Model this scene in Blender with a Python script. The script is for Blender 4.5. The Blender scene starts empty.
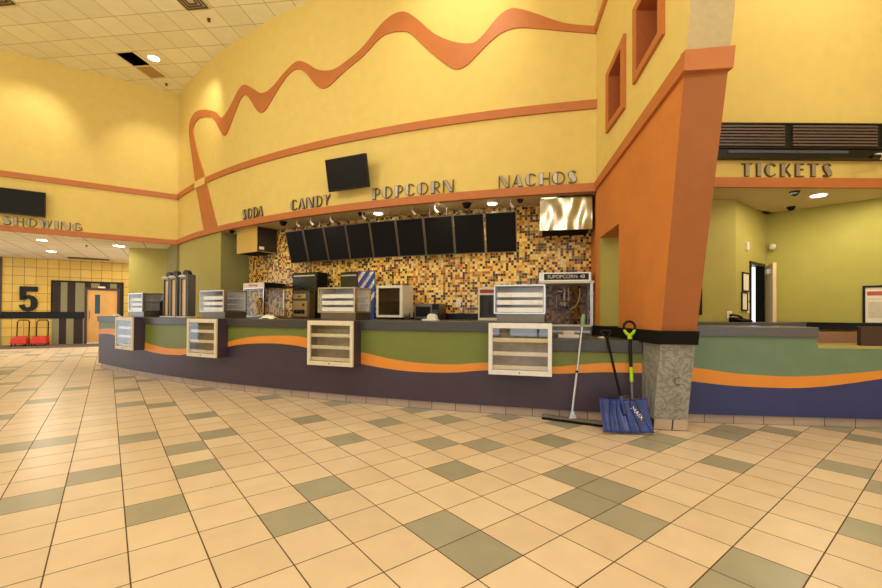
import bpy, bmesh, math, random
from mathutils import Vector, Matrix
sc = bpy.context.scene
C = sc.collection
PI = math.pi
random.seed(4)

# ------------------------------------------------------------------ camera
cd = bpy.data.cameras.new('camera'); cam = bpy.data.objects.new('camera', cd); C.objects.link(cam)
cd.sensor_width = 36; cd.lens = 419.93 * 36 / 882; cd.shift_y = 15.58 / 882; cd.clip_end = 200; cd.clip_start = 0.05
PITCH = 0.0087; ROLL = 0.00606
fw = Vector((0, math.cos(PITCH), math.sin(PITCH))); up = Vector((0, -math.sin(PITCH), math.cos(PITCH))); rt = Vector((1, 0, 0))
cr, sr = math.cos(ROLL), math.sin(ROLL)
r2 = rt * cr + up * sr; u2 = -rt * sr + up * cr
M = Matrix((r2, u2, -fw)).transposed().to_4x4(); M.translation = Vector((0, 0, 1.191))
cam.matrix_world = M
sc.camera = cam

# ------------------------------------------------------------------ world, exposure, large lights
w = bpy.data.worlds.new('world'); sc.world = w; w.use_nodes = True
bg = w.node_tree.nodes['Background']; bg.inputs[0].default_value = (0.86, 0.93, 1.0, 1); bg.inputs[1].default_value = 2.2
sc.view_settings.view_transform = 'Standard'; sc.view_settings.look = 'None'
sc.view_settings.exposure = 0.0; sc.view_settings.gamma = 1.0; sc.view_settings.use_curve_mapping = False
WARM = (1.0, 0.92, 0.74); NEUT = (1.0, 0.975, 0.91)
LS = 0.335        # overall lamp level

def area(loc, size, power, col=WARM, target=None, name='area_lamp'):
    l = bpy.data.lights.new(name, 'AREA'); l.energy = power * LS; l.color = col; l.shape = 'DISK'; l.size = size
    o = bpy.data.objects.new(name, l); C.objects.link(o); o.location = loc
    if target is not None:
        o.rotation_euler = (Vector(target) - Vector(loc)).to_track_quat('-Z', 'Y').to_euler()
    return o
def spot(loc, target, power, angle=70, blend=0.8, col=WARM, rad=0.07, name='spot_lamp', parent=None):
    l = bpy.data.lights.new(name, 'SPOT'); l.energy = power * LS; l.color = col; l.spot_size = math.radians(angle)
    l.spot_blend = blend; l.shadow_soft_size = rad
    o = bpy.data.objects.new(name, l); C.objects.link(o); o.location = loc
    o.rotation_euler = (Vector(target) - Vector(loc)).to_track_quat('-Z', 'Y').to_euler()
    return o
# added point lights floating unseen in the lobby, to brighten ceiling and walls
def fill_point(loc, power, col=WARM, rad=.2):
    l = bpy.data.lights.new('unseen_fill_light', 'POINT'); l.energy = power * LS; l.color = col; l.shadow_soft_size = rad
    o = bpy.data.objects.new('unseen_fill_light', l); C.objects.link(o); o.location = loc
for (x, y, p) in [(-9.5, 3.6, 420), (-4, 3.9, 420), (0.5, 1.5, 420), (5.2, 1.2, 420), (-6, -1.5, 420), (0, -4, 420), (6, -3.5, 420), (-11.5, -2, 420)]:
    fill_point((x, y, 5.0), p * .86, NEUT, .35)
# wall washers
spot((-5.1, 8.35, 6.7), (-5.75, 9.6, 5.2), 330, 80)
spot((0.1, 4.9, 6.7), (0.25, 6.5, 5.6), 330, 80)
spot((-8.0, 8.6, 6.7), (-9.6, 9.2, 4.6), 330, 80)
spot((-6.9, 9.3, 6.7), (-7.4, 10.6, 4.4), 220, 70)
spot((4.9, 4.3, 6.7), (5.0, 5.7, 5.6), 300, 95)
# lamps in the concession soffit
for (x, y) in [(-1.11, 7.34), (0.8, 6.66)]:
    spot((x, y, 2.90), (x + .05, y + .12, 0), 70, 130, 0.6, WARM)
for (x, y, p) in [(-3.5, 8.2, 9), (-2.2, 7.5, 8), (0.0, 6.7, 8), (1.6, 6.25, 4)]:
    area((x, y, 2.92), 0.25, p, WARM)
# low ceiling by the auditorium doors, ticket alcove
for (x, y, p) in [(-10.33, 10.84, 80), (-12.09, 13.02, 90), (-9.6, 11.4, 60), (-13.6, 12.0, 90), (-11.2, 14.6, 70)]:
    area((x, y, 2.97), 0.2, p, WARM)
spot((-9.0, 11.6, 2.96), (-8.9, 12.2, 1.6), 14, 110, 0.4, WARM)
spot((-10.9, 15.3, 2.96), (-11.9, 16.0, 1.4), 30, 110, 0.4, WARM)
for (x, y, p) in [(5.46, 6.07, 30), (6.1, 5.9, 18), (4.9, 5.88, 26)]:  # last one is added to lighten the office door leaf, without a fixture
    area((x, y, 2.92), 0.2, p, (1, .86, .62))

# ------------------------------------------------------------------ materials
def newmat(name):
    m = bpy.data.materials.new(name); m.use_nodes = True
    return m, m.node_tree, m.node_tree.nodes['Principled BSDF']
def srgb(r, g, b):
    f = lambda c: (c / 12.92 if c <= .04045 else ((c + .055) / 1.055) ** 2.4)
    return (f(r / 255), f(g / 255), f(b / 255), 1)
def N(nt, t, **k):
    n = nt.nodes.new(t)
    for a, v in k.items(): setattr(n, a, v)
    return n
def mat(name, col, rough=.5, metal=0, var=.06, scale=18, bump=0, bscale=60, spec=.5, aniso=False):
    m, nt, p = newmat(name)
    tc = N(nt, 'ShaderNodeTexCoord'); nz = N(nt, 'ShaderNodeTexNoise'); nz.inputs['Scale'].default_value = scale; nz.inputs['Detail'].default_value = 4
    nt.links.new(tc.outputs['Object'], nz.inputs['Vector'])
    mr = N(nt, 'ShaderNodeMapRange'); mr.inputs['To Min'].default_value = 1 - var; mr.inputs['To Max'].default_value = 1 + var
    mr.inputs['From Min'].default_value = .3; mr.inputs['From Max'].default_value = .7
    nt.links.new(nz.outputs['Fac'], mr.inputs['Value'])
    mx = N(nt, 'ShaderNodeVectorMath', operation='SCALE'); mx.inputs[0].default_value = col[:3]
    nt.links.new(mr.outputs[0], mx.inputs['Scale']); nt.links.new(mx.outputs[0], p.inputs['Base Color'])
    p.inputs['Roughness'].default_value = rough; p.inputs['Metallic'].default_value = metal
    p.inputs['Specular IOR Level'].default_value = spec
    if bump:
        n2 = N(nt, 'ShaderNodeTexNoise'); n2.inputs['Scale'].default_value = bscale; nt.links.new(tc.outputs['Object'], n2.inputs['Vector'])
        b = N(nt, 'ShaderNodeBump'); b.inputs['Strength'].default_value = bump; b.inputs['Distance'].default_value = .01
        nt.links.new(n2.outputs['Fac'], b.inputs['Height']); nt.links.new(b.outputs[0], p.inputs['Normal'])
    return m
def emit(name, col, s):
    m, nt, p = newmat(name); p.inputs['Base Color'].default_value = col
    p.inputs['Emission Color'].default_value = col; p.inputs['Emission Strength'].default_value = s
    return m
def glassmat(name, tint=(1, 1, 1, 1), refl=.12):
    m, nt, p = newmat(name); nt.nodes.remove(p)
    tr = N(nt, 'ShaderNodeBsdfTransparent'); tr.inputs[0].default_value = tint
    gl = N(nt, 'ShaderNodeBsdfGlossy'); gl.inputs['Roughness'].default_value = .03
    fr = N(nt, 'ShaderNodeFresnel'); fr.inputs[0].default_value = 1.45
    ad = N(nt, 'ShaderNodeMath', operation='ADD'); ad.inputs[1].default_value = refl; ad.use_clamp = True
    mx = N(nt, 'ShaderNodeMixShader'); nt.links.new(fr.outputs[0], ad.inputs[0]); ge = N(nt, 'ShaderNodeNewGeometry'); iv = N(nt, 'ShaderNodeMath', operation='SUBTRACT'); iv.inputs[0].default_value = 1; nt.links.new(ge.outputs['Backfacing'], iv.inputs[1])
    ml = N(nt, 'ShaderNodeMath', operation='MULTIPLY'); nt.links.new(ad.outputs[0], ml.inputs[0]); nt.links.new(iv.outputs[0], ml.inputs[1]); nt.links.new(ml.outputs[0], mx.inputs[0])
    nt.links.new(tr.outputs[0], mx.inputs[1]); nt.links.new(gl.outputs[0], mx.inputs[2])
    nt.links.new(mx.outputs[0], nt.nodes['Material Output'].inputs['Surface'])
    return m
def cells(name, cw, ch, grout, stops, groutcol, rough=.4, rot=0, off=(0, 0), coord='UV', metal=0, var=.04, bump=0, speck=0):
    """tiles of cw x ch with grout lines; the tile colour is picked at random from constant stops"""
    m, nt, p = newmat(name)
    tc = N(nt, 'ShaderNodeTexCoord'); mp = N(nt, 'ShaderNodeMapping', vector_type='TEXTURE')
    mp.inputs['Location'].default_value = (off[0], off[1], 0); mp.inputs['Rotation'].default_value = (0, 0, rot); mp.inputs['Scale'].default_value = (cw, ch, 1)
    nt.links.new(tc.outputs[coord], mp.inputs['Vector'])
    fl = N(nt, 'ShaderNodeVectorMath', operation='FLOOR'); fr = N(nt, 'ShaderNodeVectorMath', operation='FRACTION')
    nt.links.new(mp.outputs[0], fl.inputs[0]); nt.links.new(mp.outputs[0], fr.inputs[0])
    ad = N(nt, 'ShaderNodeVectorMath', operation='MULTIPLY'); ad.inputs[1].default_value = (1, 1, 0); nt.links.new(fl.outputs[0], ad.inputs[0])
    wn = N(nt, 'ShaderNodeTexWhiteNoise', noise_dimensions='2D'); nt.links.new(ad.outputs[0], wn.inputs['Vector'])
    rp = N(nt, 'ShaderNodeValToRGB'); rp.color_ramp.interpolation = 'CONSTANT'
    e = rp.color_ramp.elements; e[0].position = 0; e[0].color = stops[0][1]; e[1].position = stops[1][0] if len(stops) > 1 else 1; e[1].color = stops[1][1] if len(stops) > 1 else stops[0][1]
    for q, c in stops[2:]: x = e.new(q); x.color = c
    nt.links.new(wn.outputs['Value'], rp.inputs[0])
    sx = N(nt, 'ShaderNodeSeparateXYZ'); nt.links.new(fr.outputs[0], sx.inputs[0])
    def edge(sock, g):
        a = N(nt, 'ShaderNodeMath', operation='PINGPONG'); a.inputs[1].default_value = .5; nt.links.new(sock, a.inputs[0])
        b = N(nt, 'ShaderNodeMath', operation='LESS_THAN'); b.inputs[1].default_value = g; nt.links.new(a.outputs[0], b.inputs[0]); return b
    a = edge(sx.outputs[0], grout / cw / 2); b = edge(sx.outputs[1], grout / ch / 2)
    mxm = N(nt, 'ShaderNodeMath', operation='MAXIMUM'); nt.links.new(a.outputs[0], mxm.inputs[0]); nt.links.new(b.outputs[0], mxm.inputs[1])
    nz = N(nt, 'ShaderNodeTexNoise'); nz.inputs['Scale'].default_value = 5; nz.inputs['Detail'].default_value = 8; nt.links.new(tc.outputs['Object'], nz.inputs['Vector'])
    mr = N(nt, 'ShaderNodeMapRange'); mr.inputs['From Min'].default_value = .3; mr.inputs['From Max'].default_value = .7
    mr.inputs['To Min'].default_value = 1 - var; mr.inputs['To Max'].default_value = 1 + var; nt.links.new(nz.outputs['Fac'], mr.inputs['Value'])
    sc_ = N(nt, 'ShaderNodeVectorMath', operation='SCALE'); nt.links.new(rp.outputs[0], sc_.inputs[0]); nt.links.new(mr.outputs[0], sc_.inputs['Scale'])
    src = sc_.outputs[0]
    mc = N(nt, 'ShaderNodeMix', data_type='RGBA'); nt.links.new(mxm.outputs[0], mc.inputs['Factor']); nt.links.new(src, mc.inputs['A']); mc.inputs['B'].default_value = groutcol
    nt.links.new(mc.outputs['Result'], p.inputs['Base Color'])
    p.inputs['Metallic'].default_value = metal
    rr = N(nt, 'ShaderNodeMapRange'); rr.inputs['To Min'].default_value = rough; rr.inputs['To Max'].default_value = .85
    nt.links.new(mxm.outputs[0], rr.inputs['Value']); nt.links.new(rr.outputs[0], p.inputs['Roughness'])
    return m
YEL = srgb(226, 199, 112); ORG = srgb(204, 116, 52); OLV = srgb(168, 158, 84)
m_yel = mat('yellow_wall_paint', YEL, .75, var=.03, scale=6, bump=.08, bscale=160)
m_org = mat('orange_trim_paint', srgb(190, 112, 54), .55, var=.05, scale=5)
m_orgwall = mat('orange_wall_paint', srgb(210, 128, 54), .7, var=.07, scale=3, bump=.15, bscale=160)
m_rust = mat('rust_column_paint', srgb(158, 92, 40), .7, var=.06, scale=4, bump=.15, bscale=160)
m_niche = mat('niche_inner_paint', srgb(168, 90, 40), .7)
m_tan = mat('tan_column_paint', srgb(188, 168, 124), .75)
m_olive = mat('olive_wall_paint', srgb(176, 164, 84), .75, var=.03, scale=5, bump=.1, bscale=140)
m_olived = mat('dark_olive_wall', srgb(138, 130, 76), .75, var=.04, scale=5)  # darker olive for the two receding walls
m_green = mat('ticket_green_paint', srgb(180, 172, 84), .75, var=.03, scale=5, bump=.1, bscale=140)
m_soff = mat('soffit_paint', srgb(214, 196, 156), .6, var=.03)
m_cgreen = mat('counter_green_laminate', srgb(112, 122, 50), .45, var=.05, scale=4)
m_corg = mat('counter_orange_laminate', srgb(226, 144, 52), .42, var=.03, scale=4)
m_cpur = mat('counter_purple_laminate', srgb(62, 48, 66), .45, var=.10, scale=3)
m_tgreen = mat('ticket_green_laminate', srgb(106, 132, 108), .45, var=.05, scale=4)
m_tblue = mat('ticket_blue_laminate', srgb(46, 54, 112), .45, var=.08, scale=3)
m_stone = mat('dark_speckled_countertop', srgb(62, 61, 60), .35, var=.45, scale=130)
m_black = mat('black_plastic', srgb(20, 18, 18), .4, spec=.3)
m_blackm = mat('matt_black_panel', srgb(17, 15, 14), .8, var=.1, spec=.2)
m_screen = mat('black_screen', srgb(14, 13, 12), .45, spec=.2)
m_steel = mat('brushed_stainless', srgb(196, 192, 184), .25, 1, var=.08, scale=8)
m_wavy, nt, p_ = newmat('wavy_polished_stainless')
p_.inputs['Base Color'].default_value = srgb(140, 128, 108); p_.inputs['Metallic'].default_value = 1; p_.inputs['Roughness'].default_value = .14
tc = N(nt, 'ShaderNodeTexCoord'); mp = N(nt, 'ShaderNodeMapping'); mp.inputs['Scale'].default_value = (3.2, 1, 1.2); nz = N(nt, 'ShaderNodeTexNoise'); nz.inputs['Scale'].default_value = 1.0; nz.inputs['Detail'].default_value = 1
b_ = N(nt, 'ShaderNodeBump'); b_.inputs['Strength'].default_value = 1; b_.inputs['Distance'].default_value = .045
nt.links.new(tc.outputs['Object'], mp.inputs['Vector']); nt.links.new(mp.outputs[0], nz.inputs['Vector']); nt.links.new(nz.outputs['Fac'], b_.inputs['Height']); nt.links.new(b_.outputs[0], p_.inputs['Normal'])
m_dsteel = mat('dark_stainless', srgb(120, 112, 100), .35, .9)
m_alu = mat('aluminium', srgb(196, 196, 194), .35, .85)
m_white = mat('white_enamel', srgb(232, 226, 212), .4)
m_cream = mat('cream_metal_frame', srgb(222, 210, 184), .45)
m_frost = mat('white_acrylic_shelf', srgb(238, 234, 228), .35)
m_lshelf = mat('pale_shelf_lip', srgb(214, 202, 172), .4)
m_tray = mat('brown_case_lining', srgb(150, 134, 116), .5, var=.2, scale=10)
m_glass = glassmat('clear_glass', refl=.0)
m_glassr = glassmat('reflective_case_glass', refl=.10)
m_dglass = glassmat('smoky_glass', (.62, .56, .48, 1), -.02)
m_pglass = glassmat('popper_glass', (.85, .8, .74, 1), -.02)
m_wood = mat('light_maple_wood', srgb(222, 166, 92), .45, var=.1, scale=2.5)
m_woodp = mat('pink_brown_laminate', srgb(160, 118, 96), .5, var=.15, scale=60)
m_dbrown = mat('dark_brown_laminate', srgb(64, 42, 40), .4)
m_red = mat('red_plastic', srgb(206, 40, 28), .4)
m_blue = mat('blue_polypropylene', srgb(34, 56, 132), .3, var=.3, scale=9, bump=.2, bscale=20)
m_lime = mat('lime_plastic', srgb(178, 220, 30), .4)
m_sage = mat('sage_green_grip', srgb(120, 160, 110), .5)
m_grey = mat('grey_metal', srgb(120, 118, 114), .4, .7)
m_can = emit('lamp_glow', (1, .93, .78, 1), 14)
m_signlit = mat('white_sign_acrylic', srgb(240, 226, 200), .4)
m_pink = mat('letter_face_grey', srgb(160, 152, 142), .35, .35)
m_ldark = mat('letter_edge_dark', srgb(104, 84, 48), .5, .3)
m_pepsi = mat('blue_dispenser_panel', srgb(16, 60, 140), .35)
m_paper = mat('paper', srgb(236, 228, 208), .8, var=.02)
m_carpet = mat('brown_patterned_carpet', srgb(108, 88, 76), .95, var=.35, scale=14)
m_maroon = mat('maroon_tile', srgb(72, 46, 42), .4)
m_cwhite = mat('corridor_white_paint', srgb(230, 222, 200), .7)
m_floor = cells('cream_floor_tile', .305, .305, .0065, [(0, srgb(230, 206, 176)), (.33, srgb(234, 211, 181)), (.66, srgb(226, 202, 171))], srgb(84, 66, 42), .32, coord='Object', var=.05)
m_floorg = cells('olive_grey_floor_tile', .305, .305, .0065, [(0, srgb(170, 164, 142)), (.5, srgb(163, 157, 136))], srgb(84, 66, 42), .32, coord='Object', var=.06)
m_mosaic = cells('glass_mosaic', .043, .043, .004, [(0, srgb(238, 192, 86)), (.22, srgb(246, 212, 120)), (.32, srgb(220, 150, 44)), (.50, srgb(170, 90, 30)), (.62, srgb(104, 52, 24)), (.73, srgb(28, 18, 14)), (.89, srgb(140, 126, 60)), (.95, srgb(230, 212, 160))], srgb(190, 160, 100), .22)
m_base = cells('taupe_base_tile', .305, .2, .007, [(0, srgb(168, 150, 140)), (.5, srgb(176, 158, 146))], srgb(60, 50, 44), .4)
m_wtile = cells('yellow_wall_tile', .30, .30, .012, [(0, srgb(226, 186, 84)), (.5, srgb(219, 178, 78))], srgb(116, 88, 44), .4)
m_stripe_d = cells('dark_stripe_tile', .30, .30, .01, [(0, srgb(84, 56, 50)), (.5, srgb(78, 52, 46))], srgb(50, 38, 32), .35)
m_stripe_l = cells('pale_green_stripe_tile', .30, .30, .01, [(0, srgb(196, 206, 150)), (.5, srgb(188, 198, 142))], srgb(140, 132, 96), .35)
m_wblack = cells('black_band_tile', .30, .4, .008, [(0, srgb(38, 36, 34)), (.5, srgb(42, 40, 38))], srgb(20, 18, 18), .3)
GR = math.radians(-7)
m_ceil = cells('ceiling_tile', .517, .517, .012, [(0, srgb(242, 234, 192)), (.4, srgb(238, 230, 188)), (.7, srgb(245, 237, 196))], srgb(186, 158, 108), .9, rot=GR, off=(-7.38, 8.19), coord='Object', var=.03)
m_ceil2 = cells('low_ceiling_tile', .62, .62, .018, [(0, srgb(232, 218, 184)), (.5, srgb(228, 214, 180))], srgb(150, 126, 88), .9, rot=math.radians(32), off=(-9.6, 9.15), coord='Object', var=.03)
# marbled stone of the column foot
m_marble, nt, p_ = newmat('swirled_grey_stone')
tc = N(nt, 'ShaderNodeTexCoord'); nz = N(nt, 'ShaderNodeTexNoise'); nz.inputs['Scale'].default_value = 8; nz.inputs['Detail'].default_value = 6; nz.inputs['Distortion'].default_value = 3.2
nt.links.new(tc.outputs['Object'], nz.inputs['Vector']); rp = N(nt, 'ShaderNodeValToRGB'); e = rp.color_ramp.elements
e[0].position = .35; e[0].color = srgb(124, 124, 118); e[1].position = .68; e[1].color = srgb(146, 146, 140); x = e.new(.48); x.color = srgb(132, 132, 126); x = e.new(.53); x.color = srgb(156, 156, 150)
nt.links.new(nz.outputs['Fac'], rp.inputs[0]); nt.links.new(rp.outputs[0], p_.inputs['Base Color']); p_.inputs['Roughness'].default_value = .35

# ------------------------------------------------------------------ mesh helpers
def BM(): return bmesh.new()
def obj(name, bm, m, parent=None, bevel=0, smooth=False):
    me = bpy.data.meshes.new(name); bmesh.ops.recalc_face_normals(bm, faces=bm.faces); bm.to_mesh(me); bm.free()
    for mm in (m if isinstance(m, (list, tuple)) else [m]): me.materials.append(mm)
    if smooth:
        for f in me.polygons: f.use_smooth = True
    o = bpy.data.objects.new(name, me); C.objects.link(o)
    if parent: o.parent = parent
    if bevel:
        b = o.modifiers.new('bevel', 'BEVEL'); b.width = bevel; b.segments = 2; b.limit_method = 'ANGLE'
    return o
def tag(o, label, cat, group=None):
    o['label'] = label; o['category'] = cat
    if group: o['group'] = group
    return o
def thing(name, label, cat, loc=(0, 0, 0), rz=0, group=None):
    o = bpy.data.objects.new(name, None); C.objects.link(o); o.empty_display_size = .1
    o.location = loc; o.rotation_euler = (0, 0, rz)
    return tag(o, label, cat, group)
def struct(o): o['kind'] = 'structure'; return o
def box(bm, x0, x1, y0, y1, z0, z1, mi=0):
    vs = [bm.verts.new((x, y, z)) for z in (z0, z1) for (x, y) in ((x0, y0), (x1, y0), (x1, y1), (x0, y1))]
    for f in ((0, 3, 2, 1), (4, 5, 6, 7), (0, 1, 5, 4), (1, 2, 6, 5), (2, 3, 7, 6), (3, 0, 4, 7)):
        fc = bm.faces.new([vs[i] for i in f]); fc.material_index = mi
    return vs
def bx(*a):
    bm = BM(); box(bm, *a); return bm
def hexa(bm, a, b, mi=0):
    """a, b: two quads (lists of 4 points) joined into a solid"""
    va = [bm.verts.new(p) for p in a]; vb = [bm.verts.new(p) for p in b]; n = len(va)
    fs = [bm.faces.new(va[::-1]), bm.faces.new(vb)]
    for i in range(n): fs.append(bm.faces.new([va[i], va[(i + 1) % n], vb[(i + 1) % n], vb[i]]))
    for f in fs: f.material_index = mi
def tube(bm, pts, r, n=10, caps=True):
    pts = [Vector(p) for p in pts]; rs = r if isinstance(r, (list, tuple)) else [r] * len(pts); rings = []
    for i, p in enumerate(pts):
        d = (pts[min(i + 1, len(pts) - 1)] - pts[max(i - 1, 0)]).normalized()
        a = d.orthogonal().normalized() if i == 0 else (rings_n - d * rings_n.dot(d)).normalized()
        rings_n = a; b = d.cross(a)
        rings.append([bm.verts.new(p + (a * math.cos(2 * PI * k / n) + b * math.sin(2 * PI * k / n)) * rs[i]) for k in range(n)])
    for q in range(len(rings) - 1):
        for k in range(n): bm.faces.new([rings[q][k], rings[q][(k + 1) % n], rings[q + 1][(k + 1) % n], rings[q + 1][k]])
    if caps: bm.faces.new(rings[0][::-1]); bm.faces.new(rings[-1])
def lathe(bm, prof, n=20, c=(0, 0, 0)):
    rings = []
    for r, z in prof: rings.append([bm.verts.new((c[0] + r * math.cos(2 * PI * k / n), c[1] + r * math.sin(2 * PI * k / n), c[2] + z)) for k in range(n)])
    for q in range(len(rings) - 1):
        for k in range(n): bm.faces.new([rings[q][k], rings[q][(k + 1) % n], rings[q + 1][(k + 1) % n], rings[q + 1][k]])
    bm.faces.new(rings[0][::-1]); bm.faces.new(rings[-1])
def slab(bm, pts, z0, z1, mi=0): hexa(bm, [(x, y, z0) for x, y in pts], [(x, y, z1) for x, y in pts], mi)
def prism(bm, pts, f0, f1, mi=0):
    """polygon in 2-D mapped by f0 (front) and f1 (back); concave allowed"""
    a = [bm.verts.new(f0(*p)) for p in pts]; b = [bm.verts.new(f1(*p)) for p in pts]; n = len(pts)
    fa = bm.faces.new(a); fb = bm.faces.new(b[::-1]); side = []
    for i in range(n): side.append(bm.faces.new([a[(i + 1) % n], a[i], b[i], b[(i + 1) % n]]))
    r = bmesh.ops.triangulate(bm, faces=[fa, fb], ngon_method='EAR_CLIP')
    return r['faces'], side
# arcs: three concentric families; th = 0 points at the camera side
CS = (5.6, 22.92)       # soffit wall, mosaic wall and back counter
CC = (6.8, 27.19)       # front counter
def AP(c, r, th, z=0): return Vector((c[0] + r * math.sin(th), c[1] - r * math.cos(th), z))
def arc_solid(c, r1, r0, prof, uvr=None):
    """closed curved slab; prof = [(th, zlo, zhi), ...]; r1 front radius, r0 back radius; UV = arc metres, height"""
    bm = BM(); uv = bm.loops.layers.uv.new('UVMap'); cols = []
    for th, a, b in prof: cols.append([bm.verts.new(AP(c, r1, th, a)), bm.verts.new(AP(c, r1, th, b)), bm.verts.new(AP(c, r0, th, b)), bm.verts.new(AP(c, r0, th, a))])
    ths = {}
    for (th, a, b), cc_ in zip(prof, cols):
        for k, v in enumerate(cc_): ths[v] = (th * r1, (a, b, b, a)[k])
    for i in range(len(cols) - 1):
        for k in range(4): bm.faces.new([cols[i][k], cols[i + 1][k], cols[i + 1][(k + 1) % 4], cols[i][(k + 1) % 4]])
    bm.faces.new(cols[0]); bm.faces.new(cols[-1][::-1])
    for f in bm.faces:
        for l in f.loops: l[uv].uv = ths[l.vert]
    return bm
def rng(a, b, n): return [a + (b - a) * i / n for i in range(n + 1)]
def arc_box(c, r1, r0, t0, t1, z0, z1, n=24): return arc_solid(c, r1, r0, [(t, z0, z1) for t in rng(t0, t1, n)])
def wall(name, p, q, z0, z1, m, t=.12, holes=None, kind=True):
    """vertical wall from p to q, front on the camera side (right of p->q), UV in metres"""
    p = Vector(p); q = Vector(q); L = (q - p).length; d = (q - p) / L; nrm = Vector((-d.y, d.x))
    bm = BM(); uv = bm.loops.layers.uv.new('UVMap')
    xs = [0, L]; zs = [z0, z1]
    for h in (holes or []): xs += [h[0], h[1]]; zs += [h[2], h[3]]
    xs = sorted(set(xs)); zs = sorted(set(zs))
    for i in range(len(xs) - 1):
        for j in range(len(zs) - 1):
            cx = (xs[i] + xs[i + 1]) / 2; cz = (zs[j] + zs[j + 1]) / 2
            if any(h[0] < cx < h[1] and h[2] < cz < h[3] for h in (holes or [])): continue
            co = []
            for off in (0, t):
                for (s, z) in ((xs[i], zs[j]), (xs[i + 1], zs[j]), (xs[i + 1], zs[j + 1]), (xs[i], zs[j + 1])):
                    P = p + d * s + nrm * off; co.append((P.x, P.y, z, s))
            vs = [bm.verts.new(c[:3]) for c in co]
            for f in ((0, 1, 2, 3), (7, 6, 5, 4), (0, 4, 5, 1), (1, 5, 6, 2), (2, 6, 7, 3), (3, 7, 4, 0)):
                fc = bm.faces.new([vs[k] for k in f])
                for l, k in zip(fc.loops, f): l[uv].uv = (co[k][3], co[k][2])
    o = obj(name, bm, m)
    return struct(o) if kind else o
def on_line(p, q, s, off=0):
    p = Vector(p); q = Vector(q); d = (q - p).normalized(); n = Vector((d.y, -d.x)); P = p + d * s + n * off
    return P
def ang(p, q): return math.atan2(q[1] - p[1], q[0] - p[0])
def line_box(bm, p, q, s0, s1, z0, z1, o0, o1, mi=0):
    a = [on_line(p, q, s0, o0), on_line(p, q, s1, o0), on_line(p, q, s1, o1), on_line(p, q, s0, o1)]
    slab(bm, [(v.x, v.y) for v in a], z0, z1, mi)
def catmull(pts, n=4):
    out = []; P = [pts[0]] + list(pts) + [pts[-1]]
    for i in range(1, len(P) - 2):
        for k in range(n):
            t = k / n; a, b, c, d = P[i - 1], P[i], P[i + 1], P[i + 2]
            out.append(tuple(.5 * ((2 * b[j]) + (-a[j] + c[j]) * t + (2 * a[j] - 5 * b[j] + 4 * c[j] - d[j]) * t * t + (-a[j] + 3 * b[j] - 3 * c[j] + d[j]) * t ** 3) for j in range(len(b))))
    out.append(tuple(pts[-1])); return out
def text_mesh(s, size, ext=.002, align='CENTER'):
    cu = bpy.data.curves.new('t', 'FONT'); cu.body = s; cu.size = size; cu.extrude = ext; cu.align_x = align; cu.align_y = 'CENTER'
    o = bpy.data.objects.new('t', cu); C.objects.link(o); dg = bpy.context.evaluated_depsgraph_get(); dg.update()
    me = bpy.data.meshes.new_from_object(o.evaluated_get(dg)); bpy.data.objects.remove(o); bpy.data.curves.remove(cu)
    return me
def text(name, s, size, m, parent, loc, rot=(PI / 2, 0, 0), ext=.002):
    me = text_mesh(s, size, ext); me.name = name; me.materials.clear(); me.materials.append(m)
    o = bpy.data.objects.new(name, me); C.objects.link(o); o.parent = parent; o.location = loc; o.rotation_euler = rot; return o

# ------------------------------------------------------------------ floor
TILE = .305; YAW = .67036
ox, oy = .5655 * TILE, 6.197 * TILE
GREY = {(12,-6),(12,-7),(8,-5),(7,-6),(5,-4),(11,-4),(9,-3),(7,-3),(10,-2),(13,-2),(17,-4),(16,-3),(21,-4),(24,-3),(26,-4),(19,-1),(10,1),(8,3),(7,5),(7,1),(5,3),(4,4),(6,7),(3,6),(3,2),(4,-1),(1,4),(0,3),(1,0),(0,0),(9,5),(12,3),(4,8),(1,8),(1,9),(3,-2),(-1,8),(0,11),(0,12),(-1,13),(-3,10),(-3,14),(-4,9),(-4,6),(-3,3),(-3,2),(0,4),(-1,3),(15,1),(20,-7),(23,-6),(24,-8),(27,-9),(30,-8),(17,-8)}
bm = BM(); rnd = random.Random(9)
vv = {}
def fv(i, j):
    if (i, j) not in vv: vv[(i, j)] = bm.verts.new((j * TILE, i * TILE, 0))
    return vv[(i, j)]
for i in range(-44, 76):
    for j in range(-52, 40):
        # local x runs along j, local y along i
        X = ox + (-math.sin(YAW) * i + math.cos(YAW) * j) * TILE; Y = oy + (math.cos(YAW) * i + math.sin(YAW) * j) * TILE
        if X < -15.8 or X > 9.5 or Y < -6.5 or Y > 19: continue
        f = bm.faces.new([fv(i, j), fv(i, j + 1), fv(i + 1, j + 1), fv(i + 1, j)])
        seen = -5 <= i <= 30 and -9 <= j <= 14
        f.material_index = 1 if ((i, j) in GREY if seen else rnd.random() < .13) else 0
fl = obj('floor', bm, [m_floor, m_floorg]); struct(fl)
# mirror-free placement: local x -> (cos, sin), local y -> (-sin, cos)
fl.location = (ox, oy, 0); fl.rotation_euler = (0, 0, YAW)

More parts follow.
